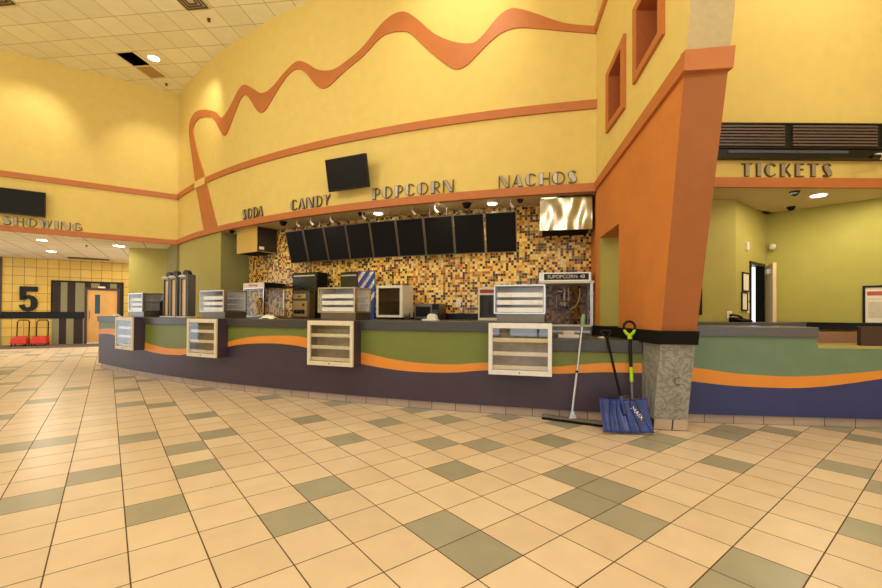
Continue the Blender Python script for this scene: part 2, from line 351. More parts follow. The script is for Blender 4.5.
# ------------------------------------------------------------------ ceilings
bm = BM(); box(bm, -16, 9.5, -6.5, 11.5, 6.89, 6.99); struct(obj('ceiling', bm, m_ceil))
LW0 = Vector((-9.6, 9.15)); LW1 = Vector((-6.9, 10.97)); LD = (LW1 - LW0).normalized()
LWS = LW0 - LD * 7.2
soff_pts = [tuple(AP(CS, 17.25, t)[:2]) for t in rng(-.8035, -.198, 24)]
bm = BM(); slab(bm, soff_pts + [(2.5, 5.975), (2.5, 8.5), (-6.0, 13.5), (-7.3, 12.4)], 2.94, 3.02); struct(obj('ceiling', bm, m_soff))
a = LWS + Vector((-LD.y, LD.x)) * .03; b = LW1 + Vector((-LD.y, LD.x)) * .03
bm = BM(); slab(bm, [(a.x, a.y), (b.x, b.y), (-7.2, 12.5), (-9.5, 18.5), (-19, 14.5)], 3.03, 3.1); struct(obj('ceiling', bm, m_ceil2))
bm = BM(); slab(bm, [(2.56, 5.76), (9, 5.76), (9, 8.2), (2.56, 8.2)], 2.94, 3.02); struct(obj('ceiling', bm, m_soff))

# ------------------------------------------------------------------ walls
bm = arc_box(CS, 17.29, 17.17, -.8055, -.1975, 2.95, 6.89, 200); struct(obj('wall_curved', bm, m_yel, smooth=False))
wall('wall_left', LWS, LW1 + LD * .12, 2.95, 6.89, m_yel)
wall('wall_ticket', (2.5, 5.74), (9, 5.74), 2.95, 6.89, m_yel)
# glazed front behind the viewer: yellow wall over tall windows
wall('wall_rear', (9.0, -6.4), (-15.6, -6.4), 0, 6.89, m_yel, holes=[(1.0 + k * 3.9, 4.6 + k * 3.9, .25, 3.1) for k in range(6)])
for k in range(6):
    bm = BM(); xa, xb = 9.0 - (1.0 + k * 3.9), 9.0 - (4.6 + k * 3.9)
    box(bm, xb, xa, -6.50, -6.42, .25, .33); box(bm, xb, xa, -6.50, -6.42, 3.02, 3.1); box(bm, xb, xa, -6.49, -6.43, 2.25, 2.31)
    for x in (xb, xb + 1.17, xb + 2.37, xa - .06): box(bm, x, x + .06, -6.50, -6.42, .33, 3.02)
    struct(obj('window_%d' % (k + 3), bm, m_black))
wall('wall_right', (9, 5.74), (9, -6.5), 0, 6.89, m_yel)
wall('wall_west', (-15.6, -6.5), (-15.6, 5.1), 0, 6.89, m_yel)
# concession room
bm = arc_box(CS, 16.68, 16.6, -.6415, -.1900, .0, 2.94, 40); struct(obj('wall_mosaic', bm, m_mosaic))
bm = arc_box(CS, 17.26, 17.14, -.8055, -.6474, 0, 2.94, 14); struct(obj('wall_pilaster', bm, m_olive))
A = AP(CS, 17.26, -.6474); B = AP(CS, 16.62, -.6425)
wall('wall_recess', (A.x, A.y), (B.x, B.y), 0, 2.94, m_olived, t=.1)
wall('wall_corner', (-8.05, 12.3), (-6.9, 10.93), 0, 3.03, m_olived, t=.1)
wall('wall_olive', (-9.05, 12.15), (-8.05, 12.3), 0, 3.03, m_olive, t=.1)
wall('wall_inner', (2.44, 7.0), (2.21, 5.98), 0, 2.94, m_orgwall, t=.1)
# back wall with auditorium door
BW0 = (-14.75, 14.3); BW1 = (-11.9, 16.0); Bd = (Vector(BW1) - Vector(BW0)).normalized()
bw0 = Vector(BW0) - Bd * 3.5; bw1 = Vector(BW0) + Bd * 5.0
Q = 3.5
wall('wall_back', bw0, bw1, 0, 3.03, m_wtile, holes=[(Q + 2.08, Q + 2.98, 0, 1.98)])
bm = BM(); line_box(bm, BW0, BW1, -.20, 1.13, .92, 1.16, 0, .015); struct(obj('trim_1', bm, m_wblack))
bm = BM(); line_box(bm, BW0, BW1, -3.4, -.15, 1.1, 3.0, 0, .03); struct(obj('trim_2', bm, m_maroon))
bm = BM(); line_box(bm, BW0, BW1, -3.4, -.15, 0, .92, 0, .03); struct(obj('trim_3', bm, m_stripe_l))
bm = BM(); line_box(bm, BW0, BW1, -3.4, -.15, .92, 1.1, 0, .035); struct(obj('trim_4', bm, m_black))
# striped tile surround of the door
sp = BM()
def stripe(bm, s0, s1, z0, z1, mi): line_box(bm, BW0, BW1, s0, s1, z0, z1, 0, .02, mi)
for s0, s1, mi in [(1.16, 1.36, 0), (1.36, 1.54, 1), (1.54, 1.76, 0), (1.76, 2.02, 1)]: stripe(sp, s0, s1, 1.16, 2.22, mi)
for s0, s1, mi in [(1.13, 1.32, 1), (1.32, 1.52, 0), (1.52, 1.72, 1), (1.72, 1.98, 0), (1.98, 2.02, 1)]: stripe(sp, s0, s1, 0, .92, mi)
for s0, s1, mi in [(2.02, 2.2, 0), (2.2, 2.45, 1), (2.45, 2.75, 0), (2.75, 2.95, 1), (2.95, 3.12, 0)]: stripe(sp, s0, s1, 2.04, 2.22, mi)
stripe(sp, 3.04, 3.12, 0, 2.04, 0)
struct(obj('trim_5', sp, [m_stripe_d, m_stripe_l]))
bm = BM(); line_box(bm, BW0, BW1, 1.1, 3.16, 2.22, 2.28, 0, .04); line_box(bm, BW0, BW1, 1.1, 1.15, 1.16, 2.22, 0, .04); line_box(bm, BW0, BW1, 3.12, 3.16, 0, 2.22, 0, .04); line_box(bm, BW0, BW1, 1.13, 2.02, .92, 1.16, 0, .03)
struct(obj('trim_6', bm, m_wblack))
# door 1 (auditorium)
dr = struct(thing('door_1', 'light maple auditorium door with a narrow glass pane, in a striped tile surround', 'door'))
bm = BM(); line_box(bm, BW0, BW1, 2.02, 2.09, 0, 2.04, -.08, .04); line_box(bm, BW0, BW1, 2.97, 3.04, 0, 2.04, -.08, .04); line_box(bm, BW0, BW1, 2.09, 2.97, 1.97, 2.04, -.08, .04)
obj('door_frame', bm, m_dbrown, dr)
bm = BM()
for s0, s1, z0, z1 in [(2.09, 2.31, .02, 1.97), (2.46, 2.97, .02, 1.97), (2.31, 2.46, .02, 1.1), (2.31, 2.46, 1.8, 1.97)]: line_box(bm, BW0, BW1, s0, s1, z0, z1, -.06, -.01)
lf = obj('door_leaf', bm, m_wood, dr)
bm = BM(); line_box(bm, BW0, BW1, 2.31, 2.46, 1.1, 1.8, -.045, -.025); obj('door_pane', bm, mat('dark_teal_glass', srgb(30, 70, 86), .1), lf)
bm = BM(); tube(bm, [on_line(BW0, BW1, 2.16, .03).to_3d() + Vector((0, 0, .9)), on_line(BW0, BW1, 2.16, .03).to_3d() + Vector((0, 0, 1.2))], .012); obj('pull_handle', bm, m_grey, lf)
for s in (-.02,):
    bm = BM(); line_box(bm, BW0, BW1, 2.42, 2.62, 2.04, 2.10, .02, .14); obj('door_lamp', bm, m_white, dr)
# carpet strip in front of the back wall
a = on_line(BW0, BW1, -3, 2.1); b = on_line(BW0, BW1, 4.6, 1.7); c = on_line(BW0, BW1, 4.6, 0); d = on_line(BW0, BW1, -3, 0)
bm = BM(); slab(bm, [(a.x, a.y), (b.x, b.y), (c.x, c.y), (d.x, d.y)], 0, .006); struct(obj('floor_carpet', bm, m_carpet))
# big 5 on the tile wall
t5 = thing('number_sign', 'big black numeral 5 on the yellow tile wall left of the maple door', 'number')
P = on_line(BW0, BW1, .52, .03); t5.location = (P.x, P.y, 1.16); t5.rotation_euler = (0, 0, ang(BW0, BW1))
bm = BM()
def stroke(bm, pts, widths, z=0, dep=.05):
    """ribbon of varying width in the x-z plane"""
    L = []; R = []
    for i, p in enumerate(pts):
        a = Vector(pts[max(i - 1, 0)]); b = Vector(pts[min(i + 1, len(pts) - 1)]); d = (b - a).normalized(); n = Vector((-d.y, d.x)); w_ = widths[i] / 2
        L.append((p[0] + n.x * w_, p[1] + n.y * w_)); R.append((p[0] - n.x * w_, p[1] - n.y * w_))
    for i in range(len(pts) - 1):
        q = [L[i], L[i + 1], R[i + 1], R[i]]
        hexa(bm, [(x, -dep, y) for x, y in q], [(x, 0, y) for x, y in q])
box(bm, -.22, .24, -.04, 0, .70, .87); box(bm, -.22, -.06, -.04, 0, .40, .72)
pts = [(-.18, .46), (-.10, .50), (0, .52), (.09, .48), (.145, .40), (.155, .29), (.14, .18), (.08, .10), (-.01, .075), (-.1, .10), (-.15, .17), (-.165, .24)]
stroke(bm, pts, [.09, .11, .13, .15, .17, .18, .17, .15, .14, .14, .14, .15], dep=.04)
obj('numeral', bm, m_black, t5)

# ------------------------------------------------------------------ orange / yellow trims on the walls
zlo, zhi = 2.935, 3.055
struct(obj('trim_7', arc_box(CS, 17.325, 17.24, -.8055, -.197, zlo, zhi, 60), m_org))
struct(obj('trim_8', arc_box(CS, 17.325, 17.28, -.8055, -.197, 4.12, 4.245, 60), m_org))
bm = BM(); line_box(bm, LWS, LW1, 0, (LW1 - LWS).length + .02, zlo, zhi, -.05, .035); struct(obj('trim_9', bm, m_org))
bm = BM(); line_box(bm, LWS, LW1, 0, (LW1 - LWS).length + .02, 4.12, 4.245, 0, .035); struct(obj('trim_10', bm, m_org))
bm = BM(); box(bm, 2.5, 9, 5.70, 5.76, 2.935, 3.065); struct(obj('trim_11', bm, m_org))
W_UP = [(-0.7354, 4.851), (-0.751, 5.548), (-0.7485, 5.831), (-0.7279, 5.949), (-0.6977, 5.86), (-0.661, 5.618), (-0.6426, 5.4), (-0.6219, 5.571), (-0.603, 5.819), (-0.5907, 5.841), (-0.5748, 5.677), (-0.5586, 5.51), (-0.5407, 5.526), (-0.5181, 5.731), (-0.5007, 5.837), (-0.4867, 5.745), (-0.4693, 5.539), (-0.4504, 5.457), (-0.4324, 5.538), (-0.4129, 5.7), (-0.3945, 5.964), (-0.3834, 6.071), (-0.3729, 6.1), (-0.364, 6.043), (-0.3518, 5.854), (-0.3382, 5.611), (-0.3219, 5.433), (-0.306, 5.338), (-0.2968, 5.36), (-0.2862, 5.535), (-0.2773, 5.687), (-0.2685, 5.75), (-0.2612, 5.723), (-0.2469, 5.607), (-0.2329, 5.478), (-0.2191, 5.378), (-0.198, 5.298)]
W_LO = [(-0.7133, 4.843), (-0.7337, 5.462), (-0.7313, 5.656), (-0.7148, 5.736), (-0.6861, 5.643), (-0.6656, 5.489), (-0.6469, 5.136), (-0.6377, 4.987), (-0.6277, 5.051), (-0.61, 5.406), (-0.5991, 5.602), (-0.5905, 5.63), (-0.5814, 5.516), (-0.5679, 5.233), (-0.5595, 5.129), (-0.5491, 5.165), (-0.529, 5.458), (-0.5127, 5.654), (-0.4985, 5.688), (-0.4865, 5.557), (-0.4748, 5.319), (-0.4663, 5.195), (-0.4554, 5.182), (-0.4373, 5.344), (-0.4128, 5.539), (-0.3944, 5.757), (-0.3832, 5.798), (-0.3728, 5.779), (-0.3621, 5.714), (-0.3482, 5.457), (-0.3348, 5.22), (-0.3249, 5.065), (-0.3169, 4.976), (-0.3075, 5.0), (-0.2967, 5.151), (-0.2846, 5.322), (-0.2743, 5.42), (-0.2611, 5.442), (-0.2411, 5.365), (-0.219, 5.269), (-0.198, 5.19)]
def rib(pairs):
    bm = BM(); cols = []
    for (a, za), (b, zb) in pairs:
        cols.append([bm.verts.new(AP(CS, 17.31, a, za)), bm.verts.new(AP(CS, 17.31, b, zb)), bm.verts.new(AP(CS, 17.28, b, zb)), bm.verts.new(AP(CS, 17.28, a, za))])
    for i in range(len(cols) - 1):
        for k in range(4): bm.faces.new([cols[i][k], cols[i + 1][k], cols[i + 1][(k + 1) % 4], cols[i][(k + 1) % 4]])
    bm.faces.new(cols[0]); bm.faces.new(cols[-1][::-1]); return bm
def interp(P, t):
    for a, b in zip(P, P[1:]):
        if a[0] <= t <= b[0]: return a[1] + (b[1] - a[1]) * (t - a[0]) / max(1e-9, b[0] - a[0])
    return P[-1][1] if t > P[-1][0] else P[0][1]
ua, la = catmull(W_UP[:6], 4)[:17], catmull(W_LO[:6], 4)[:17]
ub, lb = catmull(W_UP[3:], 4), catmull(W_LO[3:], 4)
ub = [p for p in ub if p[0] >= -.699]; lb = [p for p in lb if p[0] >= -.688]
pairs = [((-.6914 + (-.0320) * k / 4, 3.056 + 1.214 * k / 4), (-.6527 - .0377 * k / 4, 3.056 + 1.214 * k / 4)) for k in range(5)] + list(zip(ua, la))
pairs += [((t, interp(ub, t)), (t, interp(lb, t))) for t in rng(-.6855, -.198, 150)]
bm = rib(pairs)
struct(obj('trim_12', bm, m_org))
struct(obj('trim_13', arc_solid(CS, 17.335, 17.30, [(-.7215, 4.10, 4.26), (-.70, 4.10, 4.26), (-.6880, 4.10, 4.26)]), m_yel))
# fixings: fine vertical joint lines in the curved wall
# ------------------------------------------------------------------ leaning fin wall beside the ticket counter
X0, X1 = 2.2, 2.517
def yf(z): return 4.36 - .165 * z           # leaning front edge, left side
SK = .055                                     # the right edge of the front stands a little nearer
def fin(bm, z0, z1, yb, e=0, mi=0, top=None, er=None):
    er = e if er is None else er
    a = [(X0 - e, yf(z0) - e, z0), (X1 + er, yf(z0) - SK - e, z0), (X1 + er, yb, z0), (X0 - e, yb, z0)]
    b = [(X0 - e, yf(z1) - e, z1), (X1 + er, yf(z1) - SK - e, z1), (X1 + er, yb, z1), (X0 - e, yb, z1)]
    hexa(bm, a, b, mi)
bm = BM(); fin(bm, .115, .90, 4.9); struct(obj('wall_fin_foot', bm, m_marble))
bm = BM(); uvl = bm.loops.layers.uv.new('UVMap'); fin(bm, 0, .115, 4.9, .004)
for f in bm.faces:
    for l in f.loops: l[uvl].uv = ((l.vert.co.x - 2.2 + .125) if abs(f.normal.x) < .5 else l.vert.co.y, l.vert.co.z)
struct(obj('baseboard_fin', bm, cells('fin_base_tile', .18, .4, .014, [(0, srgb(196, 176, 156)), (.5, srgb(190, 170, 150))], srgb(50, 42, 36), .4, off=(.125, 0))))
bm = BM(); fin(bm, .895, 1.03, 5.98, .045, er=.004); struct(obj('trim_14', bm, m_blackm))
bm = BM(); tube(bm, [(2.41, 4.2035, .60), (2.41, 4.187, .60)], .001)
bm.clear()
ring = [(2.40 + .038 * math.cos(t * PI / 12), yf(.52 + .038 * math.sin(t * PI / 12)) - .036, .52 + .038 * math.sin(t * PI / 12)) for t in range(25)]
tube(bm, ring, .004, 6); tag(obj('pipe_ring', bm, m_ldark), 'small dark ring set in the stone foot of the rust column', 'ring')
def quadx(bm, ya, yb, za0, za1, zb0, zb1, x0=X0, x1=X1, mi=0):
    hexa(bm, [(x0, ya, za0), (x0, yb, zb0), (x0, yb, zb1), (x0, ya, za1)], [(x1, ya, za0), (x1, yb, zb0), (x1, yb, zb1), (x1, ya, za1)], mi)
def zd(y): return 3.0 + (5.98 - y) * .218     # centre of the rising band
# lower orange part with pass-through opening; the front face is rust
bm = BM()
quadx(bm, 5.98, 5.83, 1.03, zd(5.98), 1.03, zd(5.83))
quadx(bm, 5.83, 5.20, 2.25, zd(5.83), 2.32, zd(5.20))
ZT = zd(3.80); XT = 2.562
hexa(bm, [(X0, 5.20, 1.03), (X0, yf(1.03), 1.03), (X0, yf(ZT), ZT), (X0, 5.20, zd(5.20))], [(X1, 5.20, 1.03), (X1, yf(1.03) - SK, 1.03), (XT, yf(ZT) - SK, ZT), (X1, 5.20, zd(5.20))])
bm.faces.ensure_lookup_table(); bmesh.ops.recalc_face_normals(bm, faces=bm.faces)
for f in bm.faces:
    if f.normal.y < -.7 and f.calc_center_median().y < 4.5: f.material_index = 1
    if f.normal.y < -.9 and f.calc_center_median().y > 5.7: f.material_index = 2
struct(obj('wall_fin', bm, [m_orgwall, m_rust, m_olive]))
bm = BM(); box(bm, X0 + .12, X1 + .02, 5.18, 5.85, 1.03, 2.34)
bm.clear(); quadx(bm, 5.829, 5.805, 1.03, 2.25, 1.03, 2.253, X0 + .004, X1); struct(obj('wall_opening_lining', bm, m_olive))
# upper yellow part with two slanted niches
def yfu(z): return yf(z)
bm = BM(); TOP = 6.89
n1 = dict(ya=5.55, yb=5.0, a0=3.586, a1=4.37, b0=3.66, b1=4.555); n2 = dict(ya=4.77, yb=4.125, a0=3.81, a1=4.67, b0=3.965, b1=4.82)
E_ = .09
def inner(n):
    dy = (n['ya'] - n['yb']); f = E_ / dy
    s0 = n['b0'] - n['a0']; s1 = n['b1'] - n['a1']
    return dict(ya=n['ya'] - E_, yb=n['yb'] + E_, a0=n['a0'] + s0 * f + E_, a1=n['a1'] + s1 * f - E_, b0=n['b0'] - s0 * f + E_, b1=n['b1'] - s1 * f - E_)
i1, i2 = inner(n1), inner(n2)
quadx(bm, 5.98, i1['ya'], zd(5.98), TOP, zd(i1['ya']), TOP)
quadx(bm, i1['ya'], i1['yb'], zd(i1['ya']), i1['a0'], zd(i1['yb']), i1['b0']); quadx(bm, i1['ya'], i1['yb'], i1['a1'], TOP, i1['b1'], TOP)
quadx(bm, i1['yb'], i2['ya'], zd(i1['yb']), TOP, zd(i2['ya']), TOP)
quadx(bm, i2['ya'], i2['yb'], zd(i2['ya']), i2['a0'], zd(i2['yb']), i2['b0']); quadx(bm, i2['ya'], i2['yb'], i2['a1'], TOP, i2['b1'], TOP)
y_ = i2['yb']
hexa(bm, [(X0, y_, zd(y_)), (X0, yf(ZT), ZT), (X0, yf(TOP), TOP), (X0, y_, TOP)], [(X1, y_, zd(y_)), (XT, yf(ZT) - SK, ZT), (XT, yf(TOP) - SK, TOP), (X1, y_, TOP)])
bmesh.ops.recalc_face_normals(bm, faces=bm.faces)
for f in bm.faces:
    if f.normal.y < -.7 and f.calc_center_median().y < 4.0: f.material_index = 1
struct(obj('wall_fin_upper', bm, [m_yel, m_tan]))
for k, (n, i) in enumerate(((n1, i1), (n2, i2))):
    bm = BM()
    o4 = [(n['ya'], n['a0']), (n['yb'], n['b0']), (n['yb'], n['b1']), (n['ya'], n['a1'])]; q4 = [(i['ya'], i['a0']), (i['yb'], i['b0']), (i['yb'], i['b1']), (i['ya'], i['a1'])]
    for j in range(4):
        qd = [o4[j], o4[(j + 1) % 4], q4[(j + 1) % 4], q4[j]]
        hexa(bm, [(X0 - .035, y, z) for y, z in qd], [(X0 + .002, y, z) for y, z in qd])
    # back and lining of the niche
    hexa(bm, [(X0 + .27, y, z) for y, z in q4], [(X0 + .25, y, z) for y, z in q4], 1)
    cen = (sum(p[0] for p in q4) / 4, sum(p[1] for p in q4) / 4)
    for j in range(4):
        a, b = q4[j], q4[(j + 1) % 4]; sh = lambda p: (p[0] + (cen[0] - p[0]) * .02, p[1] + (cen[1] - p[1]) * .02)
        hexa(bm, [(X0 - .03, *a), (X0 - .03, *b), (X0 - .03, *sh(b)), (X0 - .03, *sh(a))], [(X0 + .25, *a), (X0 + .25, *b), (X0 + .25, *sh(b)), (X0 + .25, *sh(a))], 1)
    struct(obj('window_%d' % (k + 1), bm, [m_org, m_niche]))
# rising band and cap
bm = BM()
hexa(bm, [(X0 - .035, 5.98, 2.94), (X0 - .035, 3.75, 3.385), (X0 - .035, 3.72, 3.555), (X0 - .035, 5.98, 3.055)], [(X0 + .01, 5.98, 2.94), (X0 + .01, 3.75, 3.385), (X0 + .01, 3.72, 3.555), (X0 + .01, 5.98, 3.055)])
yc0, yc1 = yf(3.385) - .045, yf(3.555) - .045
hexa(bm, [(X0 - .035, yc0, 3.385), (X1 + .062, yc0 - SK, 3.385), (X1 + .062, 3.86, 3.385), (X0 - .034, 3.86, 3.385)], [(X0 - .035, yc1, 3.555), (X1 + .062, yc1 - SK, 3.565), (X1 + .062, 3.80, 3.565), (X0 - .034, 3.80, 3.555)])
struct(obj('trim_15', bm, m_org))
bm = BM(); hexa(bm, [(X0 - .03, 6.0, 5.19), (X0 - .03, 3.3, 6.40), (X0 - .03, 3.3, 6.50), (X0 - .03, 6.0, 5.30)], [(X0, 6.0, 5.19), (X0, 3.3, 6.40), (X0, 3.3, 6.50), (X0, 6.0, 5.30)]); struct(obj('trim_16', bm, m_org))

# ------------------------------------------------------------------ concession counter
T0, TS, T1 = -.6545, -.2425, -.2008
cnt = thing('concession_counter', 'long curved concession counter, green orange and purple front under a dark speckled top', 'counter')
STR = [(-.6545, .806, .707), (-.6349, .838, .728), (-.6144, .842, .715), (-.59, .765, .63), (-.5654, .673, .532), (-.5473, .612, .478), (-.5271, .572, .456), (-.5088, .570, .465), (-.498, .585, .486), (-.4573, .711, .632), (-.4422, .780, .694), (-.4267, .831, .729), (-.4121, .852, .741), (-.3984, .861, .735), (-.3865, .845, .708), (-.3675, .77, .62), (-.3492, .688, .53), (-.3346, .628, .488), (-.3235, .592, .466), (-.3127, .572, .458), (-.3013, .567, .462), (-.2892, .576, .478), (-.2751, .608, .516), (-.258, .600, .518), (-.2412, .590, .508), (-.2301, .620, .527), (-.2209, .643, .543), (-.2151, .652, .549), (-.2008, .658, .552)]
ST = catmull(STR, 4)
PF, PB = 23.06, 22.98
def ins(prof, th):
    return [p for p in prof if p[0] <= th] , [p for p in prof if p[0] > th]
L_, R_ = ins(ST, TS)
mid = L_[-1]
mL = L_ + [(TS, mid[1], mid[2])] if L_[-1][0] < TS else L_
obj('green_panel', arc_solid(CC, PF, PB, [(t, a, .975) for t, a, b in mL]), m_cgreen, cnt)
obj('green_panel', arc_solid(CC, PF, PB, [(t, a, .775) for t, a, b in [(TS, mid[1], mid[2])] + R_]), m_cgreen, cnt)
obj('orange_stripe', arc_solid(CC, PF + .002, PB, [(t, b, a) for t, a, b in ST]), m_corg, cnt)
obj('purple_panel', arc_solid(CC, PF, PB, [(t, .10, b) for t, a, b in ST]), m_cpur, cnt)
obj('base_tiles', arc_box(CC, 23.03, 22.9, T0 + .001, T1, 0, .10, 60), m_base, cnt)
obj('countertop', arc_box(CC, 23.09, 22.40, T0 - .0015, TS, .970, 1.088, 60), m_stone, cnt, bevel=.006)
obj('lower_countertop', arc_box(CC, 23.09, 22.40, TS, T1, .768, .908, 10), m_stone, cnt, bevel=.006)
obj('carcass', arc_box(CC, 22.97, 22.50, T0 + .004, TS, .02, .97, 40), m_dsteel, cnt)
obj('carcass', arc_box(CC, 22.97, 22.50, TS, T1, .02, .768, 8), m_dsteel, cnt)
bm = arc_box(CC, PF, 22.5, T0 - .0005, T0 + .004, .10, .972, 1); obj('end_panel', bm, m_cpur, cnt)
# back counter under the mosaic
bc = thing('back_counter', 'back counter below the mosaic wall with a black splashback', 'counter')
obj('worktop', arc_box(CS, 17.22, 16.70, -.60, -.262, 1.02, 1.085, 30), m_dsteel, bc)
obj('low_worktop', arc_box(CS, 17.22, 16.70, -.262, -.2003, .86, .92, 8), m_dsteel, bc)
obj('cupboard_front', arc_box(CS, 17.18, 16.75, -.60, -.262, 0, 1.02, 30), m_blackm, bc)
obj('cupboard_front', arc_box(CS, 17.18, 16.75, -.262, -.2003, 0, .86, 8), m_blackm, bc)
obj('splashback', arc_box(CS, 16.715, 16.685, -.42, -.262, 1.085, 1.19, 14), m_black, bc)
# ------------------------------------------------------------------ lit display cases hung on the counter front
def item(name, label, cat, c, r, th, z, group=None):
    p = AP(c, r, th, z); return thing(name, label, cat, tuple(p), th, group)
def hanging_case(th, label):
    t = item('hanging_display_case', label, 'display case', CC, 23.062, th, .50, 'display cases hung on the counter front')
    W, H, D = .35, .585, .17
    bm = BM(); box(bm, -W, -W + .02, -D, 0, 0, H); box(bm, W - .02, W, -D, 0, 0, H); box(bm, -W + .02, W - .02, -D, 0, 0, .02); box(bm, -W + .02, W - .02, -D, 0, H - .02, H); box(bm, -W + .02, W - .02, -.012, 0, .02, H - .02, 1)
    obj('body', bm, [m_cpur, m_tray], t)
    bm = BM(); box(bm, -W, -W + .045, -D - .03, -D, 0, H); box(bm, W - .045, W, -D - .03, -D, 0, H); box(bm, -W + .045, W - .045, -D - .03, -D, 0, .055); box(bm, -W + .045, W - .045, -D - .03, -D, H - .06, H)
    fr = obj('door_frame', bm, m_cream if th < -.3 else mat('white_case_frame', srgb(226, 222, 220), .4), t, bevel=.004)
    bm = BM(); lathe(bm, [(.008, 0), (.008, .01)], 10); lk = obj('lock', bm, m_ldark, fr); lk.location = (0, -D - .03, .03); lk.rotation_euler = (PI / 2, 0, 0)
    obj('glass_pane', bx(-W + .045, W - .045, -D - .018, -D - .012, .055, H - .06), m_glassr, t)
    for z in (.06, .215, .37):
        bm = BM(); box(bm, -W + .025, W - .025, -D + .015, -.02, z, z + .008); box(bm, -W + .025, W - .025, -D + .012, -D + .018, z, z + .045)
        obj('shelf', bm, m_lshelf, t)
    obj('lamp_strip', bx(-W + .05, W - .05, -D + .02, -D + .04, H - .045, H - .025), m_white, t)
    return t
hanging_case(-.5697, 'lit display case on the counter front, nearest its far left end')
hanging_case(-.4666, 'lit hanging display case on the counter front, second from the left end')
hanging_case(-.3622, 'cream-framed hanging case below the countertop case near the blue striped dispenser')
hanging_case(-.2573, 'large white-framed display case on the counter front, beside the lower counter with the broom')
# black cord in the last case
# ------------------------------------------------------------------ display cases standing on the countertop
def top_case(th, label, sc_=1.0):
    t = item('countertop_display_case', label, 'display case', CC, 22.99, th, 1.0885, 'display cases on the countertop')
    W, D = .30, .42
    obj('base', bx(-W + .03, W - .01, .03, D, 0, .10), m_dsteel, t)
    bm = BM(); box(bm, -W, W, 0, D, .10, .115); box(bm, -W, W, .004, D, .43, .448); box(bm, -W, -W + .018, 0, .02, .115, .43); box(bm, W - .018, W, 0, .06, .115, .43); box(bm, W - .018, W, D - .02, D, .115, .43); box(bm, -W, -W + .018, D - .02, D, .115, .43)
    obj('frame', bm, m_steel, t)
    bm = BM(); box(bm, -W + .02, W - .02, D - .03, D - .02, .115, .43); obj('back_panel', bm, m_frost, t)
    obj('front_glass', bx(-W + .018, W - .018, .004, .009, .115, .43), m_glass, t)
    obj('side_glass', bx(W - .012, W - .006, .06, D - .02, .115, .43), m_glassr, t)
    obj('side_panel', bx(-W + .004, -W + .012, .02, D - .02, .115, .43), m_frost, t)
    for z in (.135, .225, .315):
        bm = BM(); box(bm, -W + .03, W - .025, .05, D - .035, z, z + .008); box(bm, -W + .03, W - .025, .045, .05, z - .015, z + .04)
        obj('shelf', bm, m_frost, t)
    return t
top_case(-.580, 'countertop display case with white shelves nearest the far left end')
top_case(-.4733, 'countertop display case with white shelves, right of the arched towers')
top_case(-.3662, 'countertop display case with white shelves, in front of the soda dispenser')
top_case(-.2585, 'countertop display case with white shelves, left of the popcorn machine')
# ------------------------------------------------------------------ arched towers on the counter
def tower(r, th, label):
    t = item('arched_dispenser_tower', label, 'dispenser', CC, r, th, 1.0885, 'arched towers on the countertop')
    W, D, H = .10, .15, .74
    obj('base_plate', bx(-W - .03, W + .04, -.04, D + .02, 0, .02), m_white, t)
    bm = BM(); box(bm, -W, -W + .025, 0, D, .02, H); box(bm, W - .025, W, 0, D, .02, H); box(bm, -W + .025, W - .025, D - .02, D, .02, H); box(bm, -W + .025, W - .025, 0, D, H - .05, H)
    obj('housing', bm, m_dsteel, t)
    obj('front_panel', bx(-W + .03, W - .03, .03, .05, .03, H - .06), mat('warm_white_panel', srgb(226, 196, 150), .4), t)
    obj('side_cladding', bx(W, W + .03, .01, D, .02, H + .02), m_grey, t)
    bm = BM(); pts = [(-W + .0, 0)] + [(-W * math.cos(PI * k / 12), .105 * math.sin(PI * k / 12)) for k in range(1, 12)] + [(W, 0)]
    prism(bm, pts, lambda x, z: (x, .04, H + z), lambda x, z: (x, D - .04, H + z)); obj('arch', bm, m_black, t)
    bm = BM(); pts = [(-W * math.cos(PI * k / 12), -.02 + .035 * math.sin(PI * k / 12)) for k in range(13)]
    prism(bm, pts, lambda x, z: (x, -.03, H + z), lambda x, z: (x, .0, H + z)); obj('shade', bm, m_cream, t)
tower(22.80, -.5220, 'arched steel tower on the counter, nearest and rightmost of three')
tower(22.78, -.5385, 'arched steel tower on the counter, middle of three')
tower(22.74, -.5530, 'arched steel tower on the counter, farthest and leftmost of three')
t = item('coffee_urn', 'dark urn with a gold handle beside the farthest arched tower', 'urn', CC, 22.62, -.5655, 1.0885)
bm = BM(); lathe(bm, [(.10, 0), (.10, .02), (.085, .03), (.085, .26), (.06, .31), (.02, .33)], 16); obj('body', bm, m_blackm, t, smooth=True)
bm = BM(); tube(bm, [(.085, -.03, .24), (.14, -.05, .22), (.14, -.05, .08), (.085, -.03, .06)], .012, 8); obj('handle', bm, mat('brass', srgb(200, 160, 70), .3, 1), t)
# ------------------------------------------------------------------ things lying on the counters
def cloth(th, r, s, z, label, c=CC, seed=1):
    bm = BM(); rr = random.Random(seed); n = 10; vs = {}
    for i in range(n + 1):
        for j in range(n + 1):
            u, v = i / n * 2 - 1, j / n * 2 - 1; h = max(0, 1 - (abs(u) ** 2.2 + abs(v) ** 2.2) * .75)
            vs[i, j] = bm.verts.new((u * s * (1 + .12 * rr.random()), v * s * .6, .004 + .06 * h * (s / .13) * (.6 + .6 * rr.random())))
    for i in range(n):
        for j in range(n): bm.faces.new([vs[i, j], vs[i + 1, j], vs[i + 1, j + 1], vs[i, j + 1]])
    o = obj('crumpled_cloth', bm, m_paper, smooth=True); o.modifiers.new('solid', 'SOLIDIFY').thickness = .004
    o.location = AP(c, r, th, z); o.rotation_euler = (0, 0, th); return tag(o, label, 'cloth', 'crumpled white cloths')
cloth(-.422, 22.9, .13, 1.089, 'crumpled white cloth on the counter in front of the glass warmer', seed=2)
